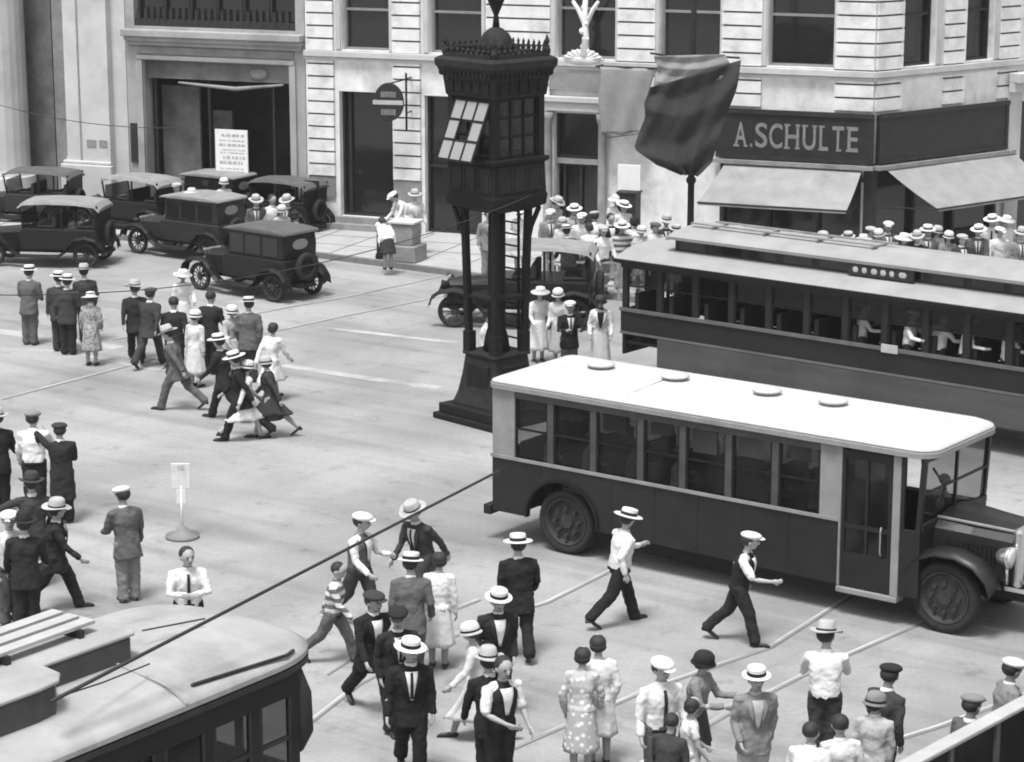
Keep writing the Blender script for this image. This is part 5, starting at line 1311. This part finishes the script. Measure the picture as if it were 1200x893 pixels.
# --- runners by the bus
P_(735,590,1.76,115,'runner in white shirt and straw hat beside the rear wheel of the bus','shirt','white','trousers','black', tie=False, stride=22, phase=1, lean=8, la=(30,10,70), ra=(-30,14,50))
P_(879,616,1.70,75,'young runner in open dark jacket and white cap beside the middle of the bus','vest','black','trousers','dark','cap','white', shirt='white', sleeves='rolled', stride=20, phase=-1, lean=10, la=(-25,14,60), ra=(40,16,60))
# --- bottom right crowd
P_(683,752,1.64,170,'dark haired woman in a white printed dress, left of the bottom right crowd','dress','print','skirt','print',None, women=True, hem=.36, sleeves='long')
P_(701,738,1.68,190,'woman in pale dress with a dark stole behind the printed dress','dress','pale','skirt','pale',None, women=True, hair='hair', la=(10,8,20))
P_(776,767,1.76,20,'man in white shirt, white cap and narrow tie with grey trousers','shirt','white','trousers','mid','cap','white', la=(10,10,20), ra=(5,12,20))
P_(825,758,1.68,60,'woman in dark hat and grey blouse carrying a parcel','blouse','grey','skirt','char','cloche','dark', women=True, la=(35,10,75,-10), ra=(30,10,70,-20), hem=.5)
P_(787,832,1.42,150,'dark haired child in dark clothes in front of the tie wearer','shirt','char','trousers','dark',None, tie=False)
P_(812,812,1.46,100,'child in white dress in front of the grey blouse','dress','white','skirt','white',None, women=True, hem=.55, sleeves='short')
P_(887,779,1.72,10,'man in grey suit and boater with a wide dark band facing the viewer','jacket','grey',lm='light', tie=False, shirt='light')
P_(969,728,1.78,175,'man in white shirt and wide white hat with his back turned, bottom right','shirt','white','trousers','mid','wide','white', hat_ := None) if False else P_(969,728,1.78,175,'man in white shirt and wide white hat with his back turned, bottom right','shirt','white','trousers','char','boater','white', tie=False, la=(40,10,70,-30), ra=(40,10,70,-30))
P_(1043,773,1.76,130,'man in dark cap and charcoal jacket, tallest figure near the open truck','jacket','char', hat='cap', hm='dark', lm='dark', la=(20,12,60))
P_(1027,806,1.64,160,'woman in light grey coat in front of the dark-capped man','coat','light','skirt','light','cloche','grey', women=True)
P_(951,842,1.56,160,'dark haired boy in white shirt, left of the two heads at the bottom','shirt','white','trousers','dark',None, tie=False)
P_(985,833,1.60,190,'dark haired youth in pale shirt, right of the two heads at the bottom','shirt','pale','trousers','dark',None, tie=False)
P_(1140,809,1.72,120,'man in grey cap whose head shows above the truck rim','jacket','mid', hat='cap', hm='grey')
P_(1187,767,1.74,100,'man in white flat cap beyond the truck at the right edge','jacket','grey', hat='cap', hm='white')
P_(640,872,1.66,190,'boy in light shirt at the bottom edge below the crossing lines','shirt','light','trousers','mid','cap','grey', tie=False) if False else None
# --- street, behind the tower and the far pavement
P_(633,333,1.66,20,'woman in long white dress and hat right of the tower leg','dress','white','skirt','white','wide','pale', women=True, hem=.28)
P_(654,335,1.66,340,'woman in pale dress next to the one in white, by the tower','dress','pale','skirt','light','cloche','white', women=True, hem=.28)
P_(668,350,1.64,10,'dark dressed person holding a small white card by the streetcar','jacket','black','trousers','mid','cap','white', la=(30,10,75,-20), ra=(30,10,75,-20))
P_(704,343,1.68,0,'woman in white top and long pale skirt at the rear of the big streetcar','jacket','white','skirt','pale','cloche','hair', women=True, shirt='black', tie=False, hem=.24)
P_(573,360,1.70,90,'man in white shirt seen between the tower legs','shirt','white','trousers','dark','cap','dark')
P_(608,240,1.70,340,'woman in white on the far pavement seen between tower legs','dress','white','skirt','white','wide','white', women=True, z0=.14)
P_(573,243,1.72,20,'man in grey suit on the far pavement left of the centre shaft','jacket','grey', z0=.14)
P_(612,283,1.60,30,'woman in striped white blouse riding in the pale-topped touring car','blouse','stripe','skirt','pale',None, women=True, z0=.1) if False else None
P_(567,412,1.30,20,'small child in white at the foot of the traffic tower','dress','white','skirt','white','cap','white', women=True, hem=.5)
P_(602,408,1.30,330,'small child in pale clothes right of the tower foot','shirt','pale','trousers','grey','cap','pale', tie=False)
FAR = [
 (652,228,1.72,40,'man in grey shirt leaning before the dark doorway','shirt','light','trousers','grey','boater','straw',dict(lean=18, tie=False)),
 (682,247,1.70,0,'man in white shirt in front of the entrance door','shirt','white','trousers','dark','cap','white',dict(tie=False)),
 (664,262,1.66,200,'person with white tie and dark jacket near the doorway kerb','jacket','dark','trousers','char','boater','straw',{}),
 (697,245,1.72,190,'man in pale shirt at the right jamb of the entrance','shirt','pale','trousers','grey','cap','light',dict(tie=False)),
 (716,248,1.70,20,'man in open black jacket and white shirt front left of the kiosk','jacket','black','trousers','light',None,None,dict(tie=False)),
 (722,226,1.72,350,'woman in white under a wide white hat by the pale wall','dress','white','skirt','white','wide','white',dict(women=True)),
 (731,234,1.70,30,'man in white shirt and straw hat left of the white notice','shirt','white','trousers','pale','boater','straw',dict(tie=False)),
 (744,252,1.66,180,'woman in pale blouse directly left of the kiosk','blouse','pale','skirt','grey','cloche','dark',dict(women=True)),
 (781,251,1.72,15,'man in dark suit between kiosk and flag pole','jacket','char','trousers','char','boater','straw',{}),
 (865,262,1.74,10,'man in straw hat under the left part of the shop awning','jacket','grey','trousers','grey','boater','straw',{}),
 (935,270,1.72,20,'man with bright boater behind the streetcar roof below the left awning','shirt','pale','trousers','dark','boater','straw',{}),
 (965,268,1.70,340,'man in dark suit in front of the shop window near the corner','jacket','char','trousers','char','cap','light',{}),
 (1021,263,1.70,15,'person in pale shirt left in the cluster at the shop corner','shirt','pale','trousers','grey','cap','light',{}),
 (1030,266,1.66,340,'woman in light dress in the cluster at the shop corner','dress','light','skirt','light','cloche','pale',dict(women=True)),
 (1041,257,1.74,10,'man in white cap, tallest in the cluster at the shop corner','jacket','mid','trousers','mid','cap','white',{}),
 (1060,271,1.64,30,'person in white hat low beside the cluster at the shop corner','shirt','grey','trousers','grey','wide','white',{}),
 (1088,262,1.72,0,'man in grey suit and boater under the tip of the right awning','jacket','grey','trousers','grey','boater','straw',{}),
 (1099,262,1.66,30,'woman in light dress beside the boater wearer under the right awning','dress','light','skirt','light','cloche','light',dict(women=True)),
 (1163,250,1.74,350,'man in white shirt and white hat, left of the pair at the right edge','shirt','white','trousers','pale','boater','straw',{}),
 (1180,250,1.68,20,'woman in white dress, right of the pair at the right edge','dress','white','skirt','white','wide','white',dict(women=True)),
 (1197,266,1.70,10,'man in grey suit cut by the right edge of the photo','jacket','grey','trousers','grey','boater','straw',{}),
 (319,226,1.72,20,'person in white shirt above the nearest sedan, on the far pavement','shirt','white','trousers','pale',None,None,dict(tie=False)),
 (336,228,1.74,340,'man in dark suit and pale hat beside the white shirt above the sedan','jacket','char','trousers','dark','boater','straw',{}),
 (346,246,1.66,190,'man in black suit low at the right of the two above the sedan','jacket','black','trousers','dark','cap','dark',{}),
 (262,206,1.70,30,'woman in pale dress and white hat below the placard','dress','pale','skirt','pale','cloche','white',dict(women=True)),
 (207,212,1.70,340,'man in white shirt in front of the left jamb of the display opening','shirt','white','trousers','light','cap','light',dict(tie=False)),
 (88,168,1.72,20,'man in pale suit before the dark recess between the bank columns','jacket','light','trousers','light','boater','straw',{}),
 (463,217,1.72,300,'worker in white shirt and cap bending at the stone stand','shirt','white','trousers','grey','cap','white',dict(lean=32, tie=False, ra=(50,10,30), la=(60,10,20))),
 (448,243,1.50,200,'stooping person in white blouse left of the stone stand','blouse','white','skirt','char',None,None,dict(women=True, lean=45, hem=.5)),
 (486,222,1.68,20,'man in pale jacket behind the worker at the stone stand','jacket','pale','trousers','light','boater','straw',dict(tie=False)),
]
for (px, py, hh, yw, lb, tp_, tm_, lg_, lm_, ht_, hm_, ex) in FAR:
    P_(px, py, hh, yw, lb, tp_, tm_, lg_, lm_, ht_, hm_, z0=.14, **ex)
MORE = [
 (645,243,1.70,10,'man in white cap at the left side of the dark entrance','jacket','grey','trousers','grey','cap','white',{}),
 (659,252,1.64,340,'woman in pale dress just below the man leaning at the entrance','dress','pale','skirt','pale','cloche','light',dict(women=True)),
 (673,238,1.72,20,'man in light jacket and boater deep in the entrance','jacket','light','trousers','grey','boater','straw',{}),
 (690,258,1.66,200,'woman in white blouse and dark skirt at the kerb before the entrance','blouse','white','skirt','dark',None,None,dict(women=True)),
 (707,262,1.68,30,'man in white shirt at the kerb left of the open black jacket','shirt','white','trousers','grey','cap','light',dict(tie=False)),
 (729,258,1.66,10,'man in striped shirt at the kerb below the white straw hats','shirt','stripe','trousers','light','boater','straw',dict(tie=False)),
 (752,262,1.64,350,'woman in patterned dress in front of the dark kiosk','dress','print','skirt','print','cloche','pale',dict(women=True)),
 (768,258,1.70,20,'man in white shirt right of the dark kiosk','shirt','pale','trousers','dark','cap','mid',dict(tie=False)),
 (792,262,1.68,10,'man in grey suit and boater just left of the flag pole','jacket','mid','trousers','mid','boater','straw',{}),
 (838,264,1.70,20,'man in pale shirt under the outer corner of the left awning','shirt','light','trousers','grey','cap','white',dict(tie=False)),
 (893,268,1.68,350,'woman in pale hat beneath the middle of the left awning','dress','light','skirt','light','wide','pale',dict(women=True)),
 (950,274,1.70,15,'man in charcoal suit and white cap beneath the tip of the left awning','jacket','char','trousers','char','cap','white',{}),
 (994,270,1.70,0,'man in dark suit and boater before the corner column','jacket','dark','trousers','dark','boater','straw',{}),
 (1012,272,1.62,20,'woman in white hat left of the corner cluster','dress','pale','skirt','pale','wide','white',dict(women=True)),
 (1075,270,1.66,340,'man in dark jacket between the two right awning groups','jacket','dark','trousers','dark','boater','straw',{}),
 (1112,268,1.66,10,'woman in grey dress under the middle of the right awning','dress','grey','skirt','grey','cloche','pale',dict(women=True)),
 (1128,272,1.70,20,'man in charcoal suit under the middle of the right awning','jacket','char','trousers','char','cap','light',{}),
 (1147,262,1.70,350,'man in grey suit and boater left of the two white figures','jacket','mid','trousers','mid','boater','straw',{}),
 (1172,264,1.60,10,'child-height figure in pale shirt between the two white figures','shirt','pale','trousers','grey','cap','white',dict(tie=False)),
 (330,238,1.66,20,'woman in light dress low between the figures above the sedan','dress','light','skirt','light','cloche','pale',dict(women=True)),
 (300,228,1.70,10,'man in grey suit left of the white shirt above the sedan','jacket','mid','trousers','mid','boater','straw',{}),
 (224,218,1.66,350,'woman in pale hat behind the closed car with pale roof','dress','light','skirt','light','wide','pale',dict(women=True)),
]
for (px, py, hh, yw, lb, tp_, tm_, lg_, lm_, ht_, hm_, ex) in MORE:
    if px > 790 and 'white' not in lb: hm_ = {'straw':'light','white':'light'}.get(hm_, hm_)
    P_(px, py, hh, yw, lb, tp_, tm_, lg_, lm_, ht_, hm_, z0=.14, **ex)
# passengers standing in the streetcar: placed inside it, so they are things of their own
ca, sa = math.cos(R(-38.8)), math.sin(R(-38.8))
def in_sc(x, y): return (2.15 + x*ca - y*sa, 48.08 + x*sa + y*ca, .98)
for i, (x_, y_, t_) in enumerate(((5.3,.33,'light'),(6.35,.28,'white'),(6.95,.3,'pale'),(7.5,.28,'white'),(8.35,.28,'white'),(8.9,.28,'white'),(9.7,.33,'pale'))):
    P_(0,0,1.42,[90,60,120,80,100,70,110][i], ['passenger in light shirt at the middle windows of the streetcar','first of three white-shirted passengers behind the right streetcar windows','passenger in pale shirt between two white shirts in the streetcar','third white-shirted passenger behind the right streetcar windows','white-shirted passenger nearest the right edge in the streetcar','second white-shirted passenger towards the right edge in the streetcar','passenger in pale shirt at the far right streetcar window'][i],
       'shirt', t_, 'trousers','dark','cap' if i % 2 else None,'white', at=in_sc(x_, y_), la=(35,20,60,30), ra=(35,20,60,30), tie=False, group='streetcar passengers')
cb_, sb_ = math.cos(R(-36.4)), math.sin(R(-36.4))
def in_bus(x, y): x *= 1.02; y *= 1.02; return (-.306 + x*cb_ - y*sb_, 37.49 + x*sb_ + y*cb_, .66)
for i, (x_, y_, t_, lb) in enumerate(((.8,.4,'pale','passenger in pale shirt at the rearmost bus window'),(1.5,.4,'light','passenger in light shirt at the second bus window'),(2.3,.4,'grey','passenger in grey shirt at the third bus window'),(3.1,.4,'white','passenger in white shirt at the fourth bus window'),(4.6,.4,'mid','passenger in dull shirt at the sixth bus window'),(5.3,.6,'light','passenger in light shirt at the foremost bus window'),(6.9,1.4,'char','driver in dark shirt behind the bus windscreen'))):
    P_(0,0,1.28,90, lb, 'shirt', t_, 'trousers','dark','cap' if i % 2 else None,'white', at=in_bus(x_, y_), la=(35,15,60), ra=(35,15,60), tie=False, group='bus passengers')

# ------------------------------------------------ city haze
hz = MB().box(-120,120,-8,150,-1,45).build('haze', bpy.data.materials.new('haze_air'), None); tag(hz, kind='stuff')
hm_ = hz.data.materials[0]; hm_.use_nodes = True; t = hm_.node_tree; t.nodes.clear(); ho = t.nodes.new('ShaderNodeOutputMaterial'); hv = t.nodes.new('ShaderNodeVolumePrincipled')
hv.inputs['Color'].default_value = (.9,.9,.9,1); hv.inputs['Density'].default_value = .0004; hv.inputs['Anisotropy'].default_value = .2; t.links.new(hv.outputs[0], ho.inputs['Volume'])
S.cycles.volume_bounces = 0
